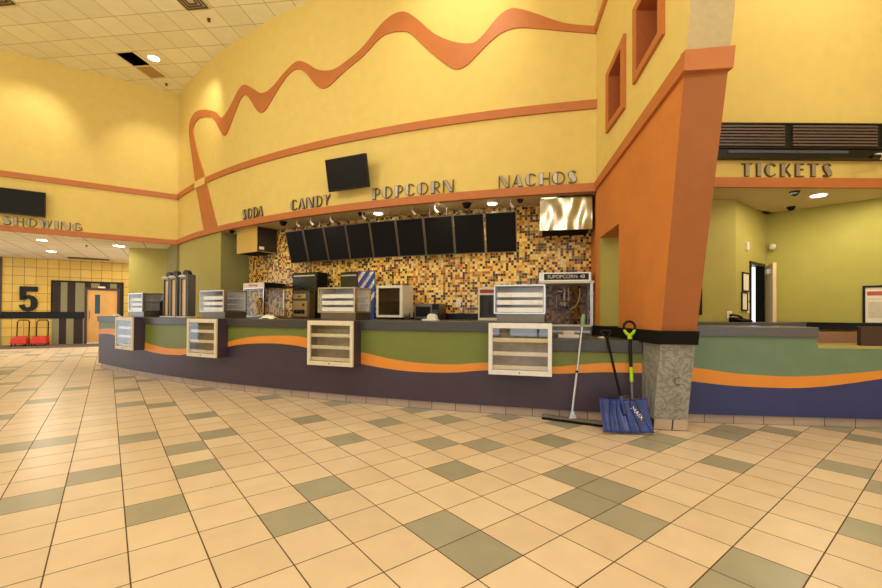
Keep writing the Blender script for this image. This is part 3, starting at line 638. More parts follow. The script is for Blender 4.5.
cloth(-.6045 - .012, 23.02, .11, 1.089, 'crumpled white cloth on top of the far left hanging case', seed=5)
t = item('napkin_dispenser', 'white rounded napkin dispenser on the counter in front of the microwave', 'dispenser', CC, 22.75, -.3093, 1.0885)
obj('tray', bx(-.11, .09, -.07, .07, 0, .025), m_white, t, bevel=.008)
bm = BM(); pts = [(-.05, .025), (-.045, .07), (-.02, .095), (.04, .095), (.07, .06), (.075, .025)]
prism(bm, pts, lambda x, z: (x, -.05, z), lambda x, z: (x, .05, z)); obj('cover', bm, m_white, t, bevel=.008)
t = item('food_tray', 'white plastic tray on the lower counter in front of the popcorn machine', 'tray', CC, 22.72, -.2335, .9085)
bm = BM(); box(bm, -.12, .12, -.08, .08, 0, .01); box(bm, -.12, .12, -.08, -.072, .01, .035); box(bm, -.12, .12, .072, .08, .01, .035); box(bm, -.12, -.112, -.072, .072, .01, .035); box(bm, .112, .12, -.072, .072, .01, .035); obj('pan', bm, m_white, t)
tag(obj('paper_bundle', bx(-.07, .07, -.05, .05, 0, .07), m_lshelf, bevel=.015), 'beige paper bundle standing in the white tray on the lower counter', 'paper').location = AP(CC, 22.72, -.2335, .919)
bpy.data.objects['paper_bundle'].rotation_euler = (0, 0, -.2335)
bm = BM(); lathe(bm, [(.05, 0), (.055, .01), (.03, .016), (.012, .02)], 16); o = tag(obj('small_dish', bm, m_white, smooth=True), 'small pale dish on the lower counter below the popcorn machine post', 'dish'); o.location = AP(CC, 22.75, -.2165, .9085)
# ------------------------------------------------------------------ machines on the back counter
R0 = 17.17
def warmer():
    t = item('glass_food_warmer', 'glass food warmer cabinet with a white sign, left on the back counter', 'food warmer', CS, 17.20, -.5790, 1.0855)
    W, D, H = .35, .50, .70
    bm = BM()
    for x in (-W, W - .03):
        for y in (0, D - .03): box(bm, x, x + .03, y, y + .03, .03, H - .12)
    box(bm, -W, W, 0, D, 0, .03); box(bm, -W, W, 0, D, H - .12, H - .10); obj('frame', bm, m_steel, t)
    bm = BM(); box(bm, -W, W, .01, D, H - .10, H); obj('canopy', bm, m_blackm, t)
    s = obj('sign', bx(-W, W, -.005, .01, H - .10, H), m_signlit, t)
    text('sign_writing', 'Hot Dogs', .075, m_red, s, (0, -.007, H - .05))
    obj('front_glass', bx(-W + .03, W - .03, .01, .015, .03, H - .12), m_glass, t)
    obj('side_glass', bx(W - .014, W - .009, .03, D - .03, .03, H - .12), m_glassr, t)
    obj('shelf', bx(-W + .03, W - .03, .03, D - .03, .18, .19), m_glassr, t)
    bm = BM(); box(bm, -.1, .1, .15, .35, .03, .06); obj('warming_tray', bm, m_cream, t)
warmer()
def cabinet(th, label, W, H, lightbar, r=17.02, D=.28):
    t = item('beverage_dispenser_tower', label, 'dispenser', CS, r, th, 1.0855)
    obj('body', bx(-W, W, .02, D, 0, H), m_blackm, t, bevel=.01)
    obj('merchandiser_panel', bx(-W + .02, W - .02, .005, .02, .1, H - .02), mat('dark_green_gloss', srgb(44, 50, 42), .15), t)
    obj('lamp_bar', bx(-W * .8, W * .8, -.002, .005, H - .075, H - .055), lightbar, t)
    return t
cabinet(-.5040, 'black cabinet with a pale bar near its top, behind the coffee machine', .34, .87, m_cream)
t = cabinet(-.4370, 'tall dark soda dispenser with a blue striped side panel', .20, .83, m_alu, 17.10, .34)
# blue striped flank, wide and cut away below
bm = BM(); pts = [(0, 0), (.10, 0), (.10 + .22, 0), (.32, .83), (0, .83), (0, .48), (.10, .42), (.16, .30)]
pts = [(.17, 0), (.33, 0), (.33, .83), (0, .83), (0, .47), (.08, .43), (.14, .33), (.17, .2)]
f = lambda d: (lambda x, z: (.20 + x * .80 + d * .0, .0 + x * .75 + .0 - d, z))
fl_ = thing('x', '', ''); bpy.data.objects.remove(fl_)
prism(bm, pts, lambda x, z: (.205 + x * .85, x * .30 - .01, z), lambda x, z: (.205 + x * .85, x * .30 + .01, z))
pn = obj('striped_side_panel', bm, m_pepsi, t)
# diagonal white lettering stripes on the flank
fa = math.atan2(.30, .85)
def flank(x, z, off=.013): return (.205 + x * .85 + off * math.sin(fa), x * .30 - off * math.cos(fa), z)
def clip(poly, xmin, xmax, zmin, zmax):
    for ax, v, sgn in ((0, xmin, 1), (0, xmax, -1), (1, zmin, 1), (1, zmax, -1)):
        out = []
        for i in range(len(poly)):
            a, b = poly[i], poly[(i + 1) % len(poly)]; ia = (a[ax] - v) * sgn >= 0; ib = (b[ax] - v) * sgn >= 0
            if ia: out.append(a)
            if ia != ib: k = (v - a[ax]) / (b[ax] - a[ax]); out.append((a[0] + (b[0] - a[0]) * k, a[1] + (b[1] - a[1]) * k))
        poly = out
        if len(poly) < 3: return []
    return poly
bm = BM()
for k, z0 in enumerate([.62, .40, .18, -.04]):
    q = clip([(0, z0), (.33, z0 + .44), (.33, z0 + .53), (0, z0 + .09)], .005 if z0 > .3 else (.145 if z0 > .1 else .175), .325, .01, .82)
    if q: prism(bm, q, lambda x, z: flank(x, z, .0125), lambda x, z: flank(x, z, .009))
st = obj('white_stripes', bm, m_paper, pn)
sl = math.atan2(.44, .33 * .9)
for k, (x, z, tt, mm) in enumerate([(.05, .75, 'PEPSI', m_red), (.20, .715, 'PEPSI', m_pepsi), (.115, .60, 'PEPSI', m_red), (.25, .56, 'PEPSI', m_pepsi), (.24, .33, 'PEPSI', m_red)]):
    q = text('panel_writing', tt, .062, mm, pn, flank(x, z + .0, .015), ext=.0008)
    q.rotation_euler = (Matrix.Rotation(fa, 3, 'Z') @ Matrix.Rotation(PI / 2, 3, 'X') @ Matrix.Rotation(sl, 3, 'Z')).to_euler()
# coffee machine
t = item('coffee_machine', 'steel coffee machine with three black knobs and a raised dark lid', 'coffee machine', CS, 17.22, -.4978, 1.0855)
W, H, D = .19, .52, .12
obj('body', bx(-W, W + .03, .02, .17, 0, H), m_dsteel, t, bevel=.006)
pn = obj('front_panel', bx(-W + .01, W - .01, 0, .02, .03, .32), mat('champagne_steel', srgb(196, 176, 138), .3, .8), t)
for k in range(3):
    bm = BM(); lathe(bm, [(.038, 0), (.040, .01), (.034, .03), (.024, .036)], 16); o = obj('knob', bm, m_black, t, smooth=True); o.location = (-.105 + .095 * k, 0, .12); o.rotation_euler = (PI / 2, 0, 0)
d_ = obj('drawer', bx(-W + .02, W - .03, -.005, .02, .36, .45), m_steel, t); obj('drawer_badge', bx(-.03, .02, -.008, -.005, .39, .415), m_black, d_)
obj('red_display', bx(.07, .12, -.004, 0, .22, .27), mat('dark_red_display', srgb(70, 10, 10), .3), t)
bm = BM(); hexa(bm, [(-.32, -.14, .57), (.20, -.14, .53), (.24, .10, .47), (-.16, .10, .60)], [(-.32, -.14, .585), (.20, -.14, .545), (.24, .10, .485), (-.16, .10, .615)]); obj('raised_lid', bm, m_black, t)
# white glass-door fridge
t = item('countertop_fridge', 'small white fridge with a glass door, beside the microwave', 'fridge', CS, 17.17, -.3862, 1.0855)
W, H, D = .25, .565, .40
bm = BM(); box(bm, -W, -W + .03, .03, D, .03, H); box(bm, W - .03, W, .03, D, .03, H); box(bm, -W + .03, W - .03, .03, D, .03, .07); box(bm, -W + .03, W - .03, .03, D, H - .04, H); box(bm, -W + .03, W - .03, D - .03, D, .07, H - .04)
obj('cabinet', bm, m_white, t)
bm = BM(); box(bm, -W, -W + .04, 0, .028, .03, H); box(bm, W - .055, W, 0, .028, .03, H); box(bm, -W + .04, W - .055, 0, .028, .03, .07); box(bm, -W + .04, W - .055, 0, .028, H - .045, H)
dd = obj('door', bm, m_white, t, bevel=.004); obj('door_glass', bx(-W + .04, W - .055, .01, .016, .07, H - .045), m_dglass, dd)
for z in (.17, .30): obj('wire_shelf', bx(-W + .032, W - .032, .05, D - .04, z, z + .006), m_alu, t)
for x in (-W + .02, W - .05):
    for y in (.05, D - .08): obj('foot', bx(x, x + .03, y, y + .03, 0, .03), m_black, t)
bm = BM(); lathe(bm, [(.045, 0), (.05, .10), (.047, .104), (.04, .02), (.001, .012)], 16); o = tag(obj('paper_cup', bm, m_grey, smooth=True), 'grey cup between the white fridge and the microwave', 'cup'); o.location = AP(CS, 17.20, -.3655, 1.0855)
# microwave
t = item('microwave_oven', 'black and steel microwave oven under the wall outlets', 'microwave', CS, 17.16, -.3470, 1.0855)
W, H, D = .215, .26, .36
obj('casing', bx(-W, W, .02, D, .012, H), m_dsteel, t, bevel=.006)
dr_ = obj('door', bx(-W, W - .12, 0, .02, .015, H - .004), m_dsteel, t, bevel=.003); obj('door_window', bx(-W + .03, W - .145, -.003, 0, .05, H - .05), m_screen, dr_)
cp = obj('control_panel', bx(W - .118, W - .002, 0, .02, .015, H - .004), m_black, t)
for i in range(3):
    for j in range(4): obj('button', bx(W - .108 + i * .034, W - .088 + i * .034, -.003, 0, .045 + j * .03, .062 + j * .03), m_grey, cp)
obj('clock_display', bx(W - .115, W - .03, -.002, 0, .185, .215), m_screen, cp)
for x in (-.16, .16): obj('foot', bx(x - .02, x + .02, .06, .30, 0, .012), m_black, t)
# hot-dog style glass cabinet with red sign
t = item('snack_merchandiser', 'white glass-fronted snack cabinet with a red header, partly behind a display case', 'merchandiser', CS, 17.17, -.2860, 1.0855)
W, H, D = .19, .51, .36
bm = BM(); box(bm, -W, -W + .025, 0, D, 0, H); box(bm, W - .025, W, 0, D, 0, H); box(bm, -W + .025, W - .025, 0, D, 0, .04); box(bm, -W + .025, W - .025, 0, D, H - .12, H); box(bm, -W + .025, W - .025, D - .02, D, .04, H - .12)
obj('cabinet', bm, m_cream, t); obj('red_header', bx(-W + .03, W - .04, -.004, 0, H - .09, H - .035), mat('dark_red_header', srgb(150, 36, 20), .4), t)
obj('door_glass', bx(-W + .025, W - .025, .008, .013, .04, H - .12), m_dglass, t); obj('shelf', bx(-W + .025, W - .025, .04, D - .03, .2, .206), m_alu, t)
bm = BM(); tube(bm, [(-.01, -.015, .08), (-.01, -.015, .30)], .006, 8); obj('door_handle', bm, m_black, t)
# popcorn machine
t = item('popcorn_machine', 'large glass popcorn machine with a lettered header, at the right end of the back counter', 'popcorn machine', CS, 17.19, -.2205, .9205)
W, H, D = .365, .85, .50
bm = BM(); box(bm, -W, W, 0, D, 0, .03); box(bm, -W, W, 0, D, .03, .09, 1); obj('base', bm, [m_steel, m_dsteel], t)
obj('counter_ledge', bx(-W - .01, W + .03, -.03, .02, .09, .105), m_white, t)
bm = BM(); box(bm, -W, -W + .025, 0, .025, .105, H - .13); box(bm, W - .04, W, 0, .03, .105, H - .13); box(bm, -W, -W + .025, D - .025, D, .105, H - .13); box(bm, W - .025, W, D - .025, D, .105, H - .13); obj('post', bm, m_alu, t)
obj('top_rail', bx(-W - .03, W + .015, -.02, D, H - .13, H - .095), m_cream, t)
hd = obj('header', bx(-W - .03, W - .03, -.01, .34, H - .095, H + .03), m_steel, t)
bd = obj('header_board', bx(-W + .04, W - .06, -.014, -.009, H - .08, H + .012), m_black, hd); text('header_writing', 'SUPOPCORN', .072, m_signlit, bd, (-.065, -.016, H - .033), ext=.0008); text('header_writing', '48', .072, m_signlit, bd, (.215, -.016, H - .033), ext=.0008)
obj('door_glass', bx(-W + .025, -.005, .008, .013, .105, H - .13), m_pglass, t); obj('door_glass', bx(.005, W - .04, .008, .013, .105, H - .13), m_pglass, t)
obj('back_glass', bx(-W + .025, W - .025, D - .015, D - .01, .105, H - .13), m_pglass, t)
obj('side_glass', bx(-W + .006, -W + .011, .025, D - .025, .105, H - .13), m_glassr, t)
for z in (.28, .56): obj('hinge', bx(W - .055, W + .005, -.01, 0, z, z + .03), m_lshelf, t)
obj('popcorn_bed', bx(-W + .03, W - .03, .02, D - .03, .105, .12), m_steel, t)
kt = BM(); lathe(kt, [(.07, 0), (.10, .02), (.10, .13), (.085, .14), (.02, .155)], 20, (-.02, .22, .32)); ke = obj('kettle', kt, m_wavy, t, smooth=True)
bm = BM(); tube(bm, [(-.02, .22, .47), (-.02, .22, .655)], .02, 10); tube(bm, [(.04, .2, .655), (.045, .2, .50), (.03, .2, .46)], .012, 8); obj('kettle_arm', bm, m_steel, ke)
bm = BM(); tube(bm, [(.19, .12, .65), (.195, .12, .55), (.17, .12, .45), (.12, .12, .37), (.06, .14, .34)], .009, 8); obj('power_hose', bm, m_white, ke)
bm = BM(); tube(bm, [(-.14, .15, .55), (-.14, .15, .36), (-.05, .15, .345)], .008, 8); obj('crank_rod', bm, m_alu, ke)
bm = BM(); lathe(bm, [(.05, 0), (.06, .03), (.03, .06)], 14, (-.07, .22, .59)); obj('lamp_housing', bm, m_steel, t, smooth=True)
# range hoods
def hood(th, r, W, label, m, D=.50):
    t = item('stainless_hood', label, 'extractor hood', CS, r, th, 2.43)
    bm = BM(); box(bm, -W, W, 0, D, 0, .02); box(bm, -W, -W + .01, .01, D, .02, .51); box(bm, W - .01, W, .01, D, .02, .51, 1); box(bm, -W, W, D - .01, D, .02, .51)
    obj('shell', bm, [m_steel, mat('dark_hood_side', srgb(66, 58, 48), .35, .6)], t); obj('front_panel', bx(-W, W, -.004, .01, .0, .508), m, t)
    bm = BM(); box(bm, -W + .04, W - .04, .05, D - .05, -.006, 0); obj('filter', bm, m_blackm, t)
    return t
hood(-.2215, 17.17, .37, 'polished steel hood above the popcorn machine', m_wavy)
t = hood(-.5985, 17.15, .37, 'brassy steel hood above the glass food warmer, below SODA', mat('yellowed_steel', srgb(222, 188, 96), .3, .5, var=.04, bump=.2, bscale=3), .45)
obj('data_plate', bx(.366, .372, .05, .16, .05, .11), m_cream, t)
# menu boards
for k in range(9):
    th = -.5255 + k * .03045 + (.004 if k > 1 else 0) - (.0 if k < 8 else 0)
    th = -.5208 + k * (.5208 - .2785) / 8
    lab = ['blank black menu board, first from the left, under CANDY', 'blank black menu board, second from the left', 'blank black menu board, third from the left', 'blank black menu board, fourth from the left', 'blank black menu board, fifth from the left, middle of the row', 'blank black menu board, sixth from the left', 'blank black menu board, third from the right end', 'blank black menu board, second from the right end', 'blank black menu board, last on the right, nearest the steel hood'][k]
    t = item('menu_board', lab, 'menu board', CS, 16.86, th, 2.17, 'menu boards hung over the mosaic wall')
    W = .2505 if k not in (0, 8) else .245
    t.rotation_euler = (Matrix.Rotation(th, 3, 'Z') @ Matrix.Rotation(.27, 3, 'X')).to_euler()
    obj('board', bx(-W + .012, W - .012, -.004, .018, .012, .618), m_screen if False else m_blackm, t)
    bm = BM(); box(bm, -W, -W + .012, -.012, .02, 0, .63); box(bm, W - .012, W, -.012, .02, 0, .63); box(bm, -W + .012, W - .012, -.012, .02, 0, .012); box(bm, -W + .012, W - .012, -.012, .02, .618, .63)
    obj('frame', bm, m_dsteel, t)
    bm = BM(); tube(bm, [(-.15, .01, .63), (-.15, .06, .80)], .005, 6); tube(bm, [(.15, .01, .63), (.15, .06, .80)], .005, 6); obj('hanger', bm, m_grey, t)
# small track spots clipped on the boards
for k, th in enumerate([-.508, -.487, -.459, -.4185, -.3625, -.3395, -.2685]):
    t = item('clip_spotlight', 'small silver spotlight clipped above %s' % ['the first menu board from the left', 'the gap between the second and third menu boards', 'the third menu board', 'the middle menu board of the row', 'the sixth menu board from the left', 'the third menu board from the right', 'the last menu board beside the steel hood'][k], 'spotlight', CS, 17.14, th, 2.82, 'small spotlights above the menu boards')
    bm = BM(); tube(bm, [(0, 0, .12), (0, -.02, .04)], .006, 6); obj('stem', bm, m_white, t)
    bm = BM(); tube(bm, [(0, -.02, .05), (.03, .03, .0)], [.014, .022], 10); obj('lamp_head', bm, m_white, t)
# wall outlets
def outlet(p, rz, label, sz=.04):
    t = thing('wall_outlet', label, 'outlet', p, rz, 'white wall outlets')
    obj('plate', bx(-sz, sz, -.006, 0, -.06, .06), m_white, t, bevel=.002)
    for z in (-.025, .025): obj('socket', bx(-.015, .015, -.009, -.006, z - .014, z + .014), m_lshelf, t)
outlet(tuple(AP(CS, 16.682, -.3235, 1.37)), -.3235, 'white outlet on the mosaic wall right of the microwave')
# ------------------------------------------------------------------ deco letters
def ell(cx, cz, rx, rz, a0, a1, n=14): return [(cx + rx * math.cos(math.radians(a0 + (a1 - a0) * i / n)), cz + rz * math.sin(math.radians(a0 + (a1 - a0) * i / n))) for i in range(n + 1)]
TH = .09
def half(cx, rx, side=-1):     # filled half disc
    return ell(cx, .5, rx, .5, 90, 270) if side < 0 else ell(cx, .5, rx, .5, -90, 90)
def glyph(ch):
    """returns width, thick polygons, thin strokes (points)"""
    B = lambda x0, x1, z0=0, z1=1: [(x0, z0), (x1, z0), (x1, z1), (x0, z1)]
    if ch == 'T': return .80, [B(.22, .56)], [[(0, .96), (.8, .96)]]
    if ch == 'I': return .38, [B(.02, .36)], []
    if ch == 'C': return .86, [ell(.46, .5, .46, .5, 105, 255) ], [ell(.46, .5, .44, .47, 40, 320)]
    if ch == 'O': return .96, [ell(.46, .5, .46, .5, 100, 260)], [ell(.46, .5, .46, .47, -179, 180, 22)]
    if ch == 'G': return .92, [ell(.46, .5, .46, .5, 105, 255)], [ell(.46, .5, .44, .47, 45, 330), [(.55, .44), (.88, .44), (.88, .08)]]
    if ch == 'D': return .88, [B(.02, .36)], [[(.36, .96), (.46, .96)] + ell(.46, .5, .40, .46, 88, -88) + [(.36, .04)]]
    if ch == 'P': return .76, [B(.02, .34)], [[(.34, .96), (.42, .96)] + ell(.42, .68, .32, .28, 88, -88) + [(.34, .40)]]
    if ch == 'R': return .80, [B(.02, .34)], [[(.34, .96), (.42, .96)] + ell(.42, .70, .32, .26, 88, -88) + [(.34, .44)], [(.42, .44), (.78, .02)]]
    if ch == 'N': return .92, [[(.04, 1), (.34, 1), (.90, 0), (.60, 0)]], [[(.06, 0), (.06, 1)], [(.88, 0), (.88, 1)]]
    if ch == 'A': return .88, [[(.36, 1), (.52, 1), (.88, 0), (.50, 0)]], [[(.42, 1), (.05, .0)], [(.18, .30), (.66, .30)]]
    if ch == 'Y': return .82, [[(0, 1), (.34, 1), (.52, .45), (.30, .45)]], [[(.80, 1), (.42, .42), (.40, 0)]]
    if ch == 'H': return .88, [B(.02, .36)], [[(.84, 0), (.84, 1)], [(.36, .52), (.84, .52)]]
    if ch == 'K': return .84, [B(.02, .36)], [[(.36, .42), (.74, .98)], [(.44, .52), (.82, .02)]]
    if ch == 'E': return .70, [B(.02, .36)], [[(.36, .96), (.68, .96)], [(.36, .56), (.64, .56)], [(.36, .04), (.68, .04)]]
    if ch == 'W': return 1.18, [[(0, 1), (.32, 1), (.48, 0), (.30, 0)], [(.50, 1), (.80, 1), (.90, 0), (.72, 0)]], [[(.40, .02), (.58, 1)], [(.83, .02), (1.14, 1)]]
    if ch == 'S': return .74, [[(.04, .86), (.30, .98), (.70, .40), (.70, .16), (.42, .02), (.10, .50)]], [ell(.38, .74, .30, .23, 30, 200), ell(.36, .26, .32, .23, -150, 20)]
def letter_mesh(ch, h):
    wd, thick, thin = glyph(ch); bm = BM(); e = .022
    for poly in thick:
        cx = sum(p[0] for p in poly) / len(poly); cz = sum(p[1] for p in poly) / len(poly)
        out = [(cx + (x - cx) * 1.0, cz + (z - cz) * 1.0) for x, z in poly]
        prism(bm, [(x * h, z * h) for x, z in out], lambda x, z: (x, -.020, z), lambda x, z: (x, 0, z))
        k = .78 if abs(max(p[0] for p in poly) - min(p[0] for p in poly)) < .45 else .86
        n0 = len(bm.faces)
        inn = [(cx + (x - cx) * k, cz + (z - cz) * .92) for x, z in poly]
        prism(bm, [(x * h, z * h) for x, z in inn], lambda x, z: (x, -.026, z), lambda x, z: (x, -.019, z))
        bm.faces.ensure_lookup_table()
        for f in bm.faces[n0:]: f.material_index = 1
    for s in thin: stroke(bm, [(x * h, z * h) for x, z in s], [TH * h] * len(s), dep=.018)
    return wd * h, bm
LAB = {'SODA': 'SODA sign above the brassy hood', 'CANDY': 'CANDY sign left of the hanging screen', 'POPCORN': 'POPCORN sign right of the hanging screen', 'NACHOS': 'NACHOS sign by the orange wall', 'TICKETS': 'TICKETS sign under the black louvred board', 'SHOWING': 'SHOWING sign on the far left wall'}
ORD = ['first', 'second', 'third', 'fourth', 'fifth', 'sixth', 'seventh']
def sign(word, h, place, total, gap=.07):
    ws = [glyph(c)[0] for c in word]; g = (total / h - sum(ws)) / (len(word) - 1); s = 0; sx = 1
    if g < .05: sx = (total / h) / (sum(ws) + .06 * (len(word) - 1)); g = .06
    for i, c in enumerate(word):
        wd, bm = letter_mesh(c, h)
        for v in bm.verts: v.co.x *= sx
        o = obj('sign_letter', bm, [m_ldark, m_pink]); loc, rz = place(s * sx * h); o.location = loc; o.rotation_euler = (0, 0, rz)
        tag(o, 'grey metal letter %s, %s letter of the %s' % (c, ORD[i], LAB[word]), 'letter', 'letters of the %s sign' % word)
        s += ws[i] + g
def arcplace(t0, z0, dz=0):
    def f(s): th = t0 + s / 17.3; return tuple(AP(CS, 17.30, th, z0)), th
    return f
RS = 17.30
sign('SODA', .205, arcplace(-.5926, 3.070), .0400 * RS)
sign('CANDY', .195, arcplace(-.5070, 3.075), .0555 * RS)
sign('POPCORN', .190, arcplace(-.4009, 3.072), .0826 * RS)
sign('NACHOS', .180, arcplace(-.2780, 3.068), .0650 * RS)
sign('TICKETS', .180, lambda s: ((4.10 + s, 5.735, 3.085), 0), 1.235)
sign('SHOWING', .185, lambda s: (tuple(on_line(LW0, LW1, .01 + s, .002).to_3d() + Vector((0, 0, 3.07))), ang(LW0, LW1)), 1.335)
# ------------------------------------------------------------------ screens
def tv(loc, rz, tilt, W, H, label, depth=.06):
    t = thing('wall_screen', label, 'screen', loc, rz)
    t.rotation_euler = (Matrix.Rotation(rz, 3, 'Z') @ Matrix.Rotation(tilt, 3, 'X')).to_euler()
    obj('casing', bx(-W, W, 0, depth, -H, H), m_black, t, bevel=.006); obj('display', bx(-W + .02, W - .02, -.003, 0, -H + .03, H - .02), m_screen, t)
    bm = BM(); tube(bm, [(0, depth, 0), (0, depth + .16, -.02)], .03, 10); box(bm, -.12, .12, depth, depth + .02, -.1, .1); obj('bracket', bm, m_black, t)
    return t
P = AP(CS, 17.29 + .24, -.4222, 3.50); tv(tuple(P), -.4222, .20, .405, .262, 'black flat screen hung on the curved yellow wall between CANDY and POPCORN')
P = on_line(LW0, LW1, .125, .16); tv((P.x, P.y, 3.575), ang(LW0, LW1), 0.0, .60, .275, 'black flat screen above the SHOWING letters on the left wall')
# board above tickets
t = thing('louvred_display_board', 'wide black louvred display board on the yellow wall above TICKETS', 'display board', (6.0, 5.60, 3.31))
obj('housing', bx(-3.0, 3.0, .02, .138, 0, .46), m_black, t)
for k, (a, b) in enumerate([(-2.96, -1.40), (-1.33, -.16), (-.09, 2.9)]):
    bm = BM()
    for j in range(7): box(bm, a + .02, b - .02, -.012 + .0, .02, .145 + j * .042, .145 + j * .042 + .025)
    obj('louvre_panel', bm, mat('mauve_brown_louvre', srgb(96, 78, 74), .4, var=.08), t)
obj('slot_window', bx(-2.16, -.55, .01, .02, .055, .095), mat('slate_slot', srgb(70, 76, 92), .3), t)
bm = BM(); box(bm, -3.0, 3.0, 0, .02, .115, .135); box(bm, -3.0, 3.0, 0, .02, .44, .46); obj('rail', bm, m_black, t)
t = thing('projector_arm', 'small white camera arm at the end of the louvred board', 'camera arm', (5.62, 5.42, 3.28))
bm = BM(); tube(bm, [(0, 0, 0), (.28, .05, .03)], .018, 8); obj('arm', bm, m_white, t); obj('head', bx(-.06, .04, -.03, .03, -.05, -.01), m_black, t)
obj('mount', bx(.24, .30, .03, .178, .0, .05), m_white, t)
# ------------------------------------------------------------------ domes, lamps, vents
def dome(x, y, z, label, s=1.0):
    s *= .8
    t = thing('security_dome', label, 'security camera', (x, y, z), 0, 'black security camera domes')
    bm = BM(); lathe(bm, [(.02 * s, -.10 * s), (.055 * s, -.085 * s), (.075 * s, -.045 * s), (.078 * s, -.03 * s)], 18); obj('dome', bm, m_screen, t, smooth=True)
    bm = BM(); lathe(bm, [(.085 * s, -.035 * s), (.095 * s, -.02 * s), (.095 * s, -.001)], 18); obj('collar', bm, m_black, t, smooth=True)
dome(-3.06, 8.10, 2.94, 'black camera dome under the soffit, above the first menu boards')
dome(-1.41, 7.33, 2.94, 'black camera dome under the soffit below the hanging screen', .8)
dome(.40, 6.66, 2.94, 'black camera dome under the soffit, left of NACHOS')
dome(1.20, 6.42, 2.94, 'small black camera dome under the soffit, nearest the steel hood', .7)
dome(-4.5, 9.0, 2.94, 'black camera dome under the soffit left of the brassy hood', .8)
dome(4.99, 5.92, 2.94, 'black camera dome on the ticket ceiling, nearer of the two', .8)
dome(5.63, 6.75, 2.94, 'black camera dome on the ticket ceiling, farther of the two', .8)
def can(x, y, z, label, r=.075):
    t = thing('recessed_downlight', label, 'downlight', (x, y, z), 0, 'recessed round downlights')
    bm = BM(); lathe(bm, [(r + .02, -.012), (r + .025, -.001)], 24); obj('rim', bm, m_white, t)
    bm = BM(); lathe(bm, [(r, -.016), (r, -.010)], 24); obj('lens', bm, m_can, t)
can(-6.49, 9.39, 6.89, 'round downlight in the high ceiling beside the missing tile', .11)
can(-1.11, 7.34, 2.94, 'round downlight in the soffit behind POPCORN')
can(.80, 6.63, 2.94, 'round downlight in the soffit in front of NACHOS')
can(5.46, 6.07, 2.94, 'round downlight in the ticket ceiling', .09)
can(-10.33, 10.84, 3.03, 'round downlight in the low ceiling just behind SHOWING', .10)
can(-12.0, 12.9, 3.03, 'round downlight in the low ceiling farther back, towards the numeral wall', .11)
can(-9.03, 11.75, 3.03, 'round downlight in the low ceiling in front of the olive wall', .13)
def cq(x, y): # ceiling-grid aligned
    return x, y
t = thing('missing_ceiling_tile', 'black gap of a missing tile in the high ceiling', 'ceiling gap', (-6.99, 9.44, 6.889), GR)
obj('gap_panel', bx(-.2, .2, -.235, .235, -.004, 0), mat('plenum_dark', srgb(6, 6, 6), .9, spec=0), t)
t = thing('ceiling_tile_panel', 'brownish translucent panel beside the black ceiling gap', 'ceiling panel', (-6.94, 9.95, 6.889), GR)
obj('panel', bx(-.19, .19, -.22, .22, -.006, 0), mat('stained_tile', srgb(176, 146, 88), .8), t)
def vent(x, y, label):
    t = thing('ceiling_vent', label, 'vent', (x, y, 6.889), GR, 'square ceiling vents')
    obj('plate', bx(-.25, .25, -.25, .25, -.01, 0), m_lshelf, t)
    for k, s in enumerate((.21, .15, .09)):
        bm = BM(); box(bm, -s, s, -s, -s + .02, -.03, -.01); box(bm, -s, s, s - .02, s, -.03, -.01); box(bm, -s, -s + .02, -s + .02, s - .02, -.03, -.01); box(bm, s - .02, s, -s + .02, s - .02, -.03, -.01); obj('vane_ring', bm, m_ldark, t)
vent(-4.62, 7.62, 'square vent in the high ceiling near the curved wall'); vent(-8.15, 7.55, 'square vent in the high ceiling over the left wall')
def sprink(x, y, z, label):
    t = thing('sprinkler_head', label, 'sprinkler', (x, y, z), 0, 'ceiling sprinkler heads')
    bm = BM(); lathe(bm, [(.03, -.05), (.034, -.045), (.012, -.04), (.012, -.012), (.035, -.008), (.035, -.0005)], 12); obj('head', bm, m_ldark, t)
sprink(-4.55, 8.12, 6.89, 'sprinkler in the high ceiling, beside the vent near the curved wall'); sprink(-6.9, 10.45, 6.89, 'sprinkler in the far corner of the high ceiling')
sprink(-9.9, 11.7, 3.03, 'sprinkler in the low ceiling left of the olive wall')
bm = BM(); line_box(bm, BW0, BW1, 1.75, 2.85, 2.985, 3.029, .9, 1.15); tag(obj('linear_air_grille', bm, m_ldark), 'dark slot grille in the low ceiling above the maple door', 'air grille')
# ------------------------------------------------------------------ red trolleys
def trolley(s, label):
    P = on_line(BW0, BW1, s, .45); t = thing('red_trolley', label, 'trolley', (P.x, P.y, .007), ang(BW0, BW1), 'red trolleys by the tile wall')
    bm = BM(); hexa(bm, [(-.21, -.25, .07), (.21, -.25, .07), (.21, .25, .07), (-.21, .25, .07)], [(-.18, -.2, .28), (.18, -.2, .28), (.18, .22, .32), (-.18, .22, .32)]); obj('tub', bm, m_red, t, bevel=.02)
    bm = BM(); tube(bm, [(-.15, .22, .2), (-.15, .27, .80), (-.11, .28, .86), (.11, .28, .86), (.15, .27, .80), (.15, .22, .2)], .017, 8); obj('handle', bm, m_blackm, t)
    for x in (-.17, .17):
        for y in (-.18, .18):
            bm = BM(); tube(bm, [(x - .015, y, .035), (x + .015, y, .035)], .035, 12); obj('wheel', bm, m_black, t)
trolley(.44, 'red trolley below the numeral, the left one'); trolley(.93, 'red trolley below the numeral, the right one, nearer the maple door')
